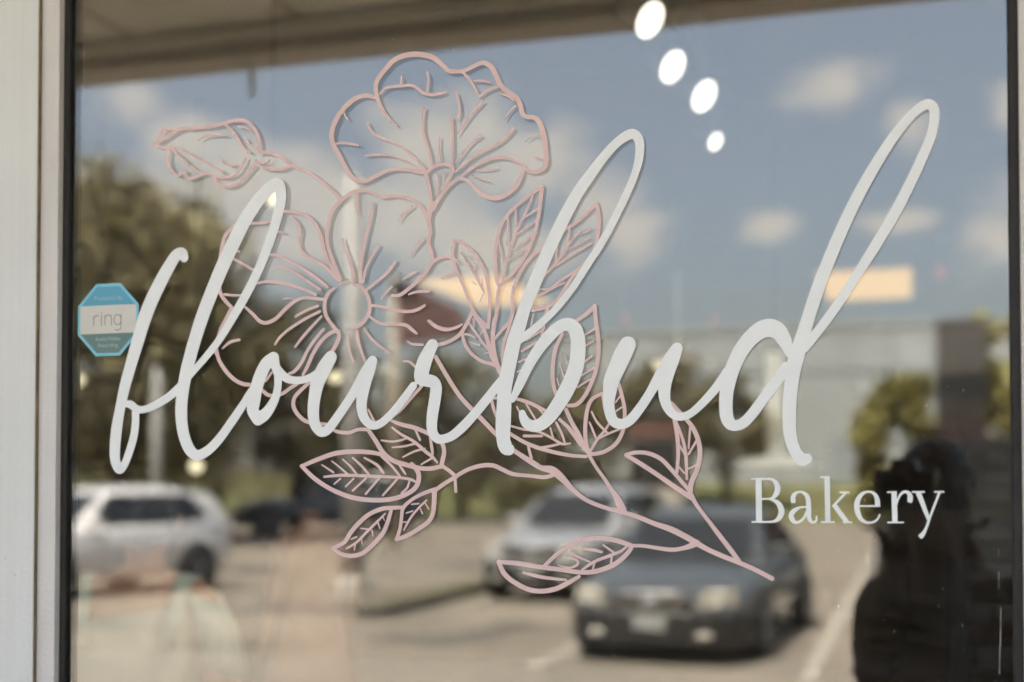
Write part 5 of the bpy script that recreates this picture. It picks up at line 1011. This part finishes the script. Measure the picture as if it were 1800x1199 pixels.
# second customer farther in
p2 = empty('person', (-2.85, 4.5, 0.0), R(60)); tag(p2, 'person in a long peach dress standing deeper inside the shop', 'person')
J = dict(STD); E = list(EDG)
J['elL'] = ((-0.23,-0.03,1.09),0.040); J['wrL'] = ((-0.24,0.05,0.86),0.029); J['haL'] = ((-0.24,0.08,0.79),(0.034,0.02))
J['elR'] = ((0.23,-0.03,1.09),0.040); J['wrR'] = ((0.24,0.05,0.86),0.029); J['haR'] = ((0.24,0.08,0.79),(0.034,0.02))
hand(J, E, 'L', J['wrL'][0], (0,0.3,-0.8), (0,1,0.3), 1); hand(J, E, 'R', J['wrR'][0], (0,0.3,-0.8), (0,1,0.3), -1)
skin_body('body', J, E, M['skin'], p2, 'pelvis'); face(p2, M['skin'])
b = MB(); b.loft(body_rings([(0.12,0.30,0.27,0,0),(0.5,0.25,0.22,0,0),(0.85,0.19,0.155,0,0),(1.05,0.15,0.12,0,0),(1.22,0.175,0.13,0,0),(1.36,0.165,0.105,0,0),(1.40,0.09,0.07,0,0)], 24), caps=False)
b.build('dress', M['pink_cloth'], p2).modifiers.new('solid', 'SOLIDIFY').thickness = 0.006
b = MB(); ellipsoid(b, (0,0.005,1.585), (0.103,0.112,0.115)); b.build('hair', M['hair'], p2)

# photographer out on the walk, seen only as a dark reflection
p3 = empty('person', (0.055, -1.80, 0.025), R(17)); tag(p3, 'person in dark clothes holding a camera to the eye, mirrored beside the word Bakery', 'person')
J = dict(STD); E = list(EDG)
J['shL'] = ((-0.125,0.0,1.33),0.058); J['shR'] = ((0.165,0.0,1.34),0.062)
J['elL'] = ((-0.125,0.07,1.13),0.058); J['wrL'] = ((-0.035,0.185,1.43),0.032); J['haL'] = ((-0.015,0.20,1.49),(0.032,0.022))
J['elR'] = ((0.20,0.09,1.13),0.055); J['wrR'] = ((0.115,0.175,1.46),0.032); J['haR'] = ((0.095,0.19,1.52),(0.032,0.022))
hand(J, E, 'L', J['wrL'][0], (0.25,0.05,0.9), (1,0.2,0), 1); hand(J, E, 'R', J['wrR'][0], (-0.25,0.05,0.9), (-1,0.2,0), -1)
skin_body('body', J, E, M['skin_dark'], p3, 'pelvis'); face(p3, M['skin_dark'])
b = MB(); b.loft(body_rings([(0.80,0.17,0.125,0,0),(0.92,0.175,0.13,0,0),(1.05,0.155,0.12,0,0),(1.18,0.160,0.13,0.01,0),(1.28,0.160,0.12,0.01,0.0),(1.35,0.125,0.095,0.01,0.0),(1.40,0.10,0.08,0,0.005),(1.44,0.07,0.07,0,0.01)], 24))
for s_ in 'LR':
    a_, e_, w_ = (Vector(J[k + s_][0]) for k in ('sh', 'el', 'wr'))
    b.tube([a_*0.9 + Vector((0, 0, 1.33))*0.1, a_, a_*0.6 + e_*0.4, e_*0.97 + a_*0.03, e_, e_*0.9 + w_*0.1, e_*0.45 + w_*0.55, e_*0.05 + w_*0.95], [0.068, 0.074, 0.068, 0.064, 0.062, 0.058, 0.048, 0.040], 14)
b.build('jacket', M['brown_cloth'], p3, subsurf=1)
JT = {k: (v[0], (tuple(r*1.12 for r in v[1]) if isinstance(v[1], tuple) else v[1]*1.15)) for k, v in J.items() if k in ('pelvis','hipL','hipR','knL','knR','anL','anR')}
skin_body('trousers', JT, [e for e in EDG if e[0] in JT and e[1] in JT], M['denim'], p3, 'pelvis')
b = MB(); ellipsoid(b, (0,0.0,1.59), (0.094,0.112,0.115)); ellipsoid(b, (0,-0.06,1.47), (0.07,0.05,0.12)); b.build('hair', M['hair'], p3)
cm = empty('hand_camera', (-0.012, -1.535, 1.605), R(17)); tag(cm, 'black camera held up to the eye of the mirrored person', 'camera')
b = MB(); b.box((-0.068,-0.03,-0.045),(0.068,0.02,0.045)); b.build('body', M['black_plastic'], cm, bevel=0.008)
b = MB(); b.prism([(-0.03,0.0451),(0.03,0.0451),(0.02,0.07),(-0.02,0.07)], 'y', -0.03, 0.02); b.build('viewfinder', M['black_plastic'], cm)
b = MB(); b.lathe([(0.001,0.0205),(0.036,0.0205),(0.036,0.05),(0.038,0.052),(0.038,0.062),(0.030,0.062)], 24, 'y'); b.build('lens', M['black_plastic'], cm)

# dark slatted screen out on the walk, mirrored at the right edge
scr = empty('slatted_screen', (0.76, -7.1, 0), R(-17)); tag(scr, 'dark slatted screen mirrored at the right edge beside the photographer', 'screen')
for i in range(16):
    b = MB(); z = 0.10 + i*0.112; b.box((-0.46, -0.02, z), (0.46, 0.02, z + 0.108)); b.build('slat', M['screen_slat'], scr, bevel=0.008)
for sx in (-0.44, 0.0, 0.44):
    b = MB(); b.box((sx - 0.03, -0.08, 0.0), (sx + 0.03, -0.0205, 1.90)); b.build('post', M['sign_black'], scr)

# ================================================================== cars
def car(name, label, cat, front, heading, paint, style, group=None, scale=1.0):
    """front: ground point under the middle of the front bumper; heading: direction the nose points (degrees, 0=+Y)"""
    L, W, H = {'sedan': (4.75, 1.84, 1.50), 'suv': (4.70, 1.88, 1.72), 'pickup': (5.6, 2.0, 1.92), 'van': (5.2, 2.0, 2.15)}[style]
    root = empty(name, (0, 0, 0), R(heading)); hv = Vector((-math.sin(R(heading)), math.cos(R(heading)), 0))
    root.location = Vector(front) - hv * (L/2) * scale; root.scale = (scale,)*3; tag(root, label, cat, group)
    h = L/2; w = W/2
    belt = {'sedan': 0.93, 'suv': 1.06, 'pickup': 1.14, 'van': 1.15}[style]; hood = belt - 0.03; lift = {'sedan': 0.0, 'suv': 0.05, 'pickup': 0.12, 'van': 0.08}[style]
    rear = {'sedan': 1.00, 'suv': belt, 'pickup': 1.12, 'van': belt}[style]
    st = [(-h, .80, .42+lift, rear-.16), (-h+.06, .90, .30+lift, rear-.04), (-h+.35, .985, .24+lift, rear), (-h+1.0, 1.0, .22+lift, rear+.0), (-.5, 1.0, .20+lift, belt), (.5, 1.0, .20+lift, belt), (h-1.45, 1.0, .21+lift, hood+.02), (h-.75, .985, .22+lift, hood-.05), (h-.30, .95, .22+lift, hood-.14), (h-.08, .86, .24+lift, hood-.24), (h, .72, .32+lift, hood-.34)]
    rings = []
    for y, k, zb, zt in st:
        a = w*k; zm = zb + (zt - zb)*0.55
        half = [(0, zb), (a*.82, zb), (a*.96, zb+.07), (a, zm-.08), (a*.985, zm+.1), (a*.93, zt-.07), (a*.82, zt-.005), (a*.4, zt+.03), (0, zt+.04)]
        pts = half + [(-p[0], p[1]) for p in half[-2:0:-1]]
        rings.append([(p[0], y, p[1]) for p in pts])
    b = MB(); b.loft(rings); body = b.build('body', paint, root, subsurf=1)
    # cabin
    if style == 'sedan': yb0, yb1, yf1, yf0 = -1.75, -1.0, 0.22, 1.02
    elif style == 'suv': yb0, yb1, yf1, yf0 = -2.22, -1.95, 0.25, 1.02
    elif style == 'van': yb0, yb1, yf1, yf0 = -2.5, -2.45, 0.9, 1.6
    else: yb0, yb1, yf1, yf0 = -0.75, -0.62, 0.55, 1.25
    z0, z1 = belt - 0.06, H - 0.10; w0, w1 = w*0.93, w*0.72
    prof = [(yb0, z0), (yb0*0.55 + yb1*0.45, z0*0.55 + z1*0.45), (yb1, z1), (yb1*0.6 + yf1*0.4, H - 0.015), (yf1*0.75 + yb1*0.25, H - 0.01), (yf1, z1 + 0.01), (yf1*0.5 + yf0*0.5, (z0 + z1)/2), (yf0, z0)]
    def wid(z): return w0 + (w1 - w0)*max(0.0, min(1.0, (z - z0)/(z1 - z0)))
    b = MB(); rr = [[(-w0 + (2*w0)*k/8, yb0 + 0.02, z0) for k in range(9)]]
    rings2 = []
    for k in range(9):
        f = -1 + 2*k/8; g = math.copysign(abs(f)**0.8, f); drop = 0.10*abs(f)**4
        rings2.append([(g*wid(z), y, z - (drop if z > z1 - 0.02 else 0)) for y, z in prof])
    vs_ = [p for r_ in rings2 for p in r_]; m_ = len(prof)
    b.add(vs_, [(k*m_+i_, (k+1)*m_+i_, (k+1)*m_+i_+1, k*m_+i_+1) for k in range(8) for i_ in range(m_-1)] + [tuple(range(m_)), tuple(range(8*m_, 9*m_))[::-1]], True)
    b.build('cabin', paint, root)
    zs0, zs1 = belt + 0.02, z1 - 0.05
    def edge(y0, y1, t): return y0 + (y1 - y0)*t
    tz0, tz1 = (zs0 - z0)/(z1 - z0), (zs1 - z0)/(z1 - z0)
    b = MB(); e = 0.022
    b.add([(-wid(zs0)*.86, edge(yf0,yf1,tz0)+e, zs0), (wid(zs0)*.86, edge(yf0,yf1,tz0)+e, zs0), (wid(zs1)*.86, edge(yf0,yf1,tz1)+e, zs1), (-wid(zs1)*.86, edge(yf0,yf1,tz1)+e, zs1)], [(0,1,2,3)]); b.build('windshield', M['dark_glass'], root)
    b = MB(); b.add([(-wid(zs0)*.82, edge(yb0,yb1,tz0)-e, zs0+.04), (wid(zs0)*.82, edge(yb0,yb1,tz0)-e, zs0+.04), (wid(zs1)*.82, edge(yb0,yb1,tz1)-e, zs1), (-wid(zs1)*.82, edge(yb0,yb1,tz1)-e, zs1)], [(0,3,2,1)]); b.build('rear_window', M['dark_glass'], root)
    for sx in (-1, 1):
        yA0, yA1 = edge(yf0,yf1,tz0) - 0.14, edge(yf0,yf1,tz1) - 0.12; yD0, yD1 = edge(yb0,yb1,tz0) + (0.42 if style != 'sedan' else 0.25), edge(yb0,yb1,tz1) + (0.55 if style != 'sedan' else 0.22)
        cuts = [0.0, 0.44, 1.0] if style != 'suv' else [0.0, 0.36, 0.72, 1.0]
        for c0, c1 in zip(cuts[:-1], cuts[1:]):
            c0 += 0.005 if c0 else 0; c1 -= 0.005 if c1 < 1 else 0
            up = 0.05 if style == 'suv' else 0.0
            b = MB(); q = [(yA0 + (yD0 - yA0)*c0, zs0 + up*c0), (yA0 + (yD0 - yA0)*c1, zs0 + up*c1 + (0.06 if c1 == 1 else 0)), (yA1 + (yD1 - yA1)*c1, zs1), (yA1 + (yD1 - yA1)*c0, zs1)]
            b.add([(sx*(wid(z) + 0.006), y, z) for y, z in q] + [(sx*(wid(z) - 0.02), y, z) for y, z in q], [(0,1,2,3),(7,6,5,4),(0,4,5,1),(1,5,6,2),(2,6,7,3),(3,7,4,0)]); b.build('side_window', M['dark_glass'], root)
        b = MB(); b.box((sx*w*0.92 - 0.0, yf0 - 0.42, belt + 0.03), (sx*(w + 0.17), yf0 - 0.30, belt + 0.17)); b.build('wing_mirror', paint, root, bevel=0.03)
        hz = hood - 0.27
        hl = MB(); hl.loft([[(sx*w*.52, h-.20, hz-.11),(sx*w*.52,h-.20,hz+.10),(sx*w*.88,h-.30,hz+.10),(sx*w*.88,h-.30,hz-.09)], [(sx*w*.52, h+.006, hz-.11),(sx*w*.54,h-.035,hz+.08),(sx*w*.88,h-.16,hz+.09),(sx*w*.88,h-.13,hz-.08)]], smooth=False); hlo = hl.build('headlight', M['lamp_bowl'], root, bevel=0.02)
        for dz in (-0.045, 0.05):
            b = MB(); ellipsoid(b, (sx*w*.70, h-.075 - dz*0.4, hz+dz), (0.055, 0.045, 0.045), 12, 8); b.build('bulb_lens', M['lamp_lens'], hlo)
        b = MB(); b.box((sx*w*.50, h-.0, .27+lift), (sx*w*.66, h+.047, .33+lift)); b.build('fog_lamp', M['lamp_lens'], root, bevel=0.01)
        b = MB(); b.box((sx*w*.62, -h-.005, rear-.32), (sx*w*.88, -h+.12, rear-.14)); b.build('tail_light', M['tail_red'], root, bevel=0.02)
        for y in (h - 0.95, -h + 0.95):
            rad = 0.335 + lift*0.45
            arch = MB(); arch.lathe([(0.02, 0.0), (rad + 0.075, 0.0), (rad + 0.075, 0.03), (0.02, 0.03)], 28, 'x', at=(sx*(w - 0.005) - 0.015, y, rad)); arch.build('wheel_arch', M['black_plastic'], root)
            wh = empty('wheel', (sx*(w - 0.05), y, rad)); wh.parent = root
            b = MB(); b.lathe([(rad*.66,-.10),(rad*.9,-.105),(rad,-.07),(rad,.07),(rad*.9,.105),(rad*.66,.10),(rad*.66,-.10)], 28, 'x'); b.build('tyre', M['tyre'], wh)
            b = MB(); b.lathe([(rad*.655,-.09),(rad*.655,.085),(rad*.6,.06),(0.01,.05)], 24, 'x') if sx > 0 else b.lathe([(rad*.655,.09),(rad*.655,-.085),(rad*.6,-.06),(0.01,-.05)], 24, 'x')
            b.build('rim', M['alloy'], wh)
            for k in range(5):
                a = 2*math.pi*k/5; b = MB(); b.tube([(sx*.075, 0.05*math.cos(a), 0.05*math.sin(a)), (sx*.088, rad*.62*math.cos(a), rad*.62*math.sin(a))], [0.03, 0.022], 6); b.build('spoke', M['alloy'], wh)
    b = MB(); b.box((-w*.46, h-.07, hood-.40), (w*.46, h+.012, hood-.24)); b.build('grille', M['black_plastic'], root, bevel=0.012)
    for k in range(3):
        b = MB(); z = hood - .38 + k*.055; b.box((-w*.44, h+.0125, z), (w*.44, h+.02, z+.014)); b.build('grille_bar', M['chrome'], root)
    b = MB(); b.lathe([(0.001,.03),(.075,.03),(.08,.02),(.08,.0)], 20, 'y', at=(0, h, hood-.32)); b.build('badge', M['chrome'], root)
    b = MB(); b.box((-.16, h+.046, .34+lift), (.16, h+.06, .47+lift)); b.build('number_plate', M['plate'], root)
    b = MB(); b.loft([[(-w*.99,h-.75,z),(-w*.985,h-.36,z),(-w*.80,h+.01,z),(-w*.3,h+.045,z),(w*.3,h+.045,z),(w*.80,h+.01,z),(w*.985,h-.36,z),(w*.99,h-.75,z)] for z in (.17+lift, .22+lift, .46+lift, .50+lift)], smooth=True); b.build('bumper', M['black_plastic'], root)
    b = MB(); b.tube([(-w*.50, h-.06, hood-.222), (-w*.25, h-.005, hood-.222), (0, h+.01, hood-.222), (w*.25, h-.005, hood-.222), (w*.50, h-.06, hood-.222)], 0.032, 14); b.build('chrome_strip', M['chrome'], root)
    if style == 'pickup':
        b = MB(); b.box((-w*.88,-h+.12,rear-.02),(w*.88,-.95,rear+.06)); b.build('bed_cover', M['black_plastic'], root, bevel=0.02)
    return root
G = -0.12
car('parked_car', 'dark graphite car parked nose-in, nearest of the mirrored vehicles', 'car', (-2.42, -11.05, G), 4, M['paint_graphite'], 'sedan')
car('parked_car', 'silver crossover parked behind the graphite car', 'car', (-5.35, -17.0, G), 7, M['paint_silver'], 'suv')
car('parked_suv', 'white suv mirrored at the lower left above the mint dress', 'car', (-13.15, -14.2, G), 17, M['paint_white'], 'suv')
car('parked_car', 'black car half hidden behind the mirrored photographer', 'car', (0.55, -18.8, G), -3, M['paint_black'], 'sedan')
car('pickup_truck', 'dark blue pickup truck on the road behind the white suv', 'pickup', (-21.6, -37.6, G), 62, M['paint_blue'], 'pickup', scale=1.12)
car('delivery_van', 'white van on the road beside the blue pickup', 'van', (-25.0, -50.0, G), 62, M['paint_white'], 'van')

# ================================================================== poles and signs
def pole(x, y, h, r, label, m, arm=None, base=True):
    t = empty('utility_pole', (x, y, G)); tag(t, label, 'pole')
    b = MB(); b.tube([(0,0,0),(0,0,h)], [r, r*0.75], 14); b.build('post', m, t)
    if base:
        b = MB(); b.lathe([(0.001,0.28),(r*1.35,0.28),(r*1.45,0.22),(r*1.45,0.0)], 18); b.build('footing', M['kerb'], t)
    if arm:
        b = MB(); b.tube([(0,0,h-.1),(arm*.5,0,h+.1),(arm,0,h+.12)], 0.05, 8); b.build('arm', m, t)
        b = MB(); b.loft([[(arm-.1,-.12,h+.06),(arm+.5,-.10,h+.06),(arm+.5,.10,h+.06),(arm-.1,.12,h+.06)],[(arm-.1,-.08,h+.18),(arm+.5,-.06,h+.15),(arm+.5,.06,h+.15),(arm-.1,.08,h+.18)]], smooth=False); b.build('lamp_head', m, t)
pole(-8.38, -17.44, 6.6, 0.185, 'tall pale pole mirrored through the middle of the lower pink flower', M['steel_pole'])
pole(-16.6, -24.9, 4.4, 0.12, 'slim pale post standing behind the white suv', M['steel_pole'])
ps = empty('pole_sign', (-13.25, -31.1, G)); tag(ps, 'maroon board sign high on a tan pole beside the warm ceiling light', 'sign')
b = MB(); b.tube([(0,0,0),(0,0,7.4)], 0.14, 12); b.build('post', M['pole_tan'], ps)
b = MB(); b.prism([(0.15,5.45),(2.1,5.6),(1.9,6.35),(0.75,6.95),(0.15,7.25)], 'y', -0.12, 0.12); b.build('board', M['sign_maroon'], ps, bevel=0.03)
b = MB(); b.prism([(0.0,6.75),(0.85,6.75),(0.0,7.35)], 'y', -0.18, 0.18); b.build('bracket', M['sign_black'], ps)
py = empty('pylon_sign', (0.90, -23.9, G)); tag(py, 'narrow grey and black pylon sign above the mirrored person', 'sign')
for z0, z1, m, n in ((0.0,1.9,'sign_black','base'),(1.9,2.75,'sign_red','red_panel'),(2.755,3.25,'sign_brown','brown_panel'),(3.255,3.75,'sign_black','black_panel'),(3.755,4.75,'sign_grey','grey_panel')):
    b = MB(); b.box((-0.44,-0.2,z0),(0.44,0.2,z1)); b.build(n, M[m], py, bevel=0.015)

# ================================================================== buildings far off
bw = empty('warehouse', (-7.0, -72.0, 0)); tag(bw, 'long white metal warehouse with plain panelled walls', 'building')
x = -12.0
while x < 12.0:
    b = MB(); b.box((x+.02,-6.0,0),(x+1.98,2.6,9.8)); b.build('wall_panel', M['siding_white'], bw, bevel=0.01); x += 2.0
b = MB(); b.box((-12.1,-6.1,9.805),(12.1,2.68,10.1)); b.build('roof_trim', M['siding_white'], bw)
b = MB(); b.box((-11.9,2.605,7.55),(11.9,2.66,7.7)); b.build('rail_band', M['siding_grey'], bw)
for xx in (3.0, 6.5):
    b = MB(); b.box((xx,2.605,0),(xx+2.4,2.68,4.2)); b.build('roller_door', M['siding_grey'], bw)
b = MB(); b.box((7.0,2.8,0),(11.5,6.4,7.4)); b.build('annex', M['siding_grey'], bw)
rs = empty('roadside_shop', (-10.9, -57.0, -0.1)); tag(rs, 'small dark shop with a red fascia beyond the lawn', 'building')
b = MB(); b.box((-1.2,-2.0,0),(1.2,1.0,4.2)); b.build('wall', M['stucco'], rs)
b = MB(); b.box((-1.2,1.005,3.85),(1.2,1.2,4.35)); b.build('fascia', M['shop_red'], rs)
for k in range(3):
    b = MB(); b.box((-1.1+0.75*k,1.005,1.6),(-0.42+0.75*k,1.06,3.6)); b.build('window', M['dark_glass'], rs)

# ================================================================== trees
def tree(name, label, loc, height, rx, crown_z, rz, leafm, seed, n=900, leaf=0.28, group='trees beyond the car park', clumps=34, trunk=0.22):
    rg = random.Random(seed); t = empty(name, loc); tag(t, label, 'tree' if 'tree' in name else 'shrub', group)
    b = MB(); top = crown_z + rz*0.25
    b.tube([(0,0,-0.2),(0.05*rg.random(),0.05,top*0.45),(0.15*rg.random(),0.1*rg.random(),top)], [trunk*1.25, trunk*0.85, trunk*0.3], 10)
    for k in range(7):
        a = 2*math.pi*k/7 + rg.random(); s = top*(0.40 + 0.45*rg.random()); q = rx*(0.45 + 0.35*rg.random())
        b.tube([(0.05,0.05,s),(q*.5*math.cos(a),q*.5*math.sin(a),s+q*.45),(q*math.cos(a),q*math.sin(a),s+q*.75)], [trunk*.42, trunk*.26, trunk*.08], 6)
    b.build('trunk', M['bark'], t)
    vs = []; fs = []
    for c in range(clumps):
        while True:
            p = Vector((rg.uniform(-1,1), rg.uniform(-1,1), rg.uniform(-1,1)))
            if 0.25 < p.length < 1: break
        p = p.normalized()*(p.length**0.5); cc = Vector((p.x*rx*.86, p.y*rx*.86, crown_z + p.z*rz*.86)); cr = rx*(0.20 + 0.16*rg.random())
        for i in range(n//clumps):
            d = Vector((rg.gauss(0,1), rg.gauss(0,1), rg.gauss(0,.8))).normalized()*cr*(rg.random()**0.45)
            o = cc + d; nn = Vector((rg.gauss(0,1), rg.gauss(0,1), rg.gauss(.7,1))).normalized(); u = nn.orthogonal().normalized(); v = nn.cross(u); s = leaf*(0.6 + 0.8*rg.random()); k = len(vs)
            rot = rg.random()*6.28; uu = u*math.cos(rot) + v*math.sin(rot); vv = nn.cross(uu)
            vs += [tuple(o - uu*s*.5), tuple(o + vv*s*.28), tuple(o + uu*s*.5), tuple(o - vv*s*.28)]; fs.append((k,k+1,k+2,k+3))
    b = MB(); b.add(vs, fs); b.build('crown', leafm, t, fix=False)
    return t
tree('broadleaf_tree', 'big olive green tree mirrored behind the letters f and l', (-22.6,-32.3,G), 11, 5.0, 6.2, 5.0, M['leaf_olive'], 1, n=18000, leaf=0.36, clumps=150, trunk=0.3)
tree('broadleaf_tree', 'dark rounded tree behind the tall pale pole, left of the maroon sign', (-20.3,-39.5,G), 8, 2.7, 5.0, 3.4, M['leaf_dark'], 2, n=3500, leaf=0.34, clumps=36)
tree('broadleaf_tree', 'low dark tree far behind the blue pickup', (-33,-52,G), 8, 4.0, 3.7, 3.6, M['leaf_dark'], 3, n=3500, leaf=0.42, clumps=40)
tree('broadleaf_tree', 'brown green tree behind the first letter u', (-24.5,-54.4,G), 8, 3.6, 4.0, 3.6, M['leaf_dark'], 4, n=3500, leaf=0.42, clumps=40)
tree('broadleaf_tree', 'spreading dark tree behind the letter r', (-19.2,-53.6,G), 8, 3.4, 4.2, 3.7, M['leaf_dark'], 5, n=3500, leaf=0.42, clumps=40)
tree('broadleaf_tree', 'low olive tree at the foot of the letter b', (-14.9,-57.5,0.0), 6, 2.6, 3.6, 2.8, M['leaf_olive'], 6, n=2600, leaf=0.4, clumps=30)
tree('broadleaf_tree', 'dark tree before the warehouse behind the second letter u', (-11.3,-61.5,0.3), 7, 2.9, 5.0, 2.6, M['leaf_dark'], 7, n=2800, leaf=0.4, clumps=30)
tree('broadleaf_tree', 'round tree at the corner of the warehouse beside the letter d', (-8.3,-60.0,0.2), 6, 2.5, 4.4, 2.6, M['leaf_dark'], 8, n=2400, leaf=0.4, clumps=26)
tree('young_tree', 'yellow green young tree left of the pylon sign', (-0.15,-24.9,G), 4, 0.95, 2.1, 1.95, M['leaf_yellow'], 9, n=5200, leaf=0.20, clumps=60, trunk=0.06)
tree('broadleaf_tree', 'olive tree right of the pylon sign beside the gasket', (3.2,-41.5,G), 7.5, 2.2, 5.2, 2.2, M['leaf_yellow'], 10, n=2600, leaf=0.34, clumps=30)
tree('broadleaf_tree', 'leafy tree far off at the edge of the left gasket', (-33.5,-33,G), 7, 3.2, 4.0, 3.4, M['leaf_olive'], 12, n=2600, leaf=0.4, clumps=30)
def hedge(x0, x1, y, h, seed, label):
    rg = random.Random(seed); vs = []; fs = []
    for i in range(1500):
        o = Vector((rg.uniform(x0, x1), y + rg.gauss(0, .45), G + h*rg.random()**0.6)); nn = Vector((rg.gauss(0,1), rg.gauss(0,1), rg.gauss(.5,1))).normalized(); u = nn.orthogonal().normalized(); v = nn.cross(u); s = 0.34*(0.6+.8*rg.random()); k = len(vs)
        vs += [tuple(o - u*s*.5), tuple(o + v*s*.35), tuple(o + u*s*.5), tuple(o - v*s*.35)]; fs.append((k,k+1,k+2,k+3))
    b = MB(); b.add(vs, fs); t = b.build('hedge', M['leaf_olive'], fix=False); tag(t, label, 'hedge')
hedge(-40, -20, -57.5, 2.6, 21, 'rough green hedge along the road behind the parked vehicles on the left')
hedge(-19.5, -12, -59.5, 2.0, 22, 'low green hedge on the bank below the letter b')
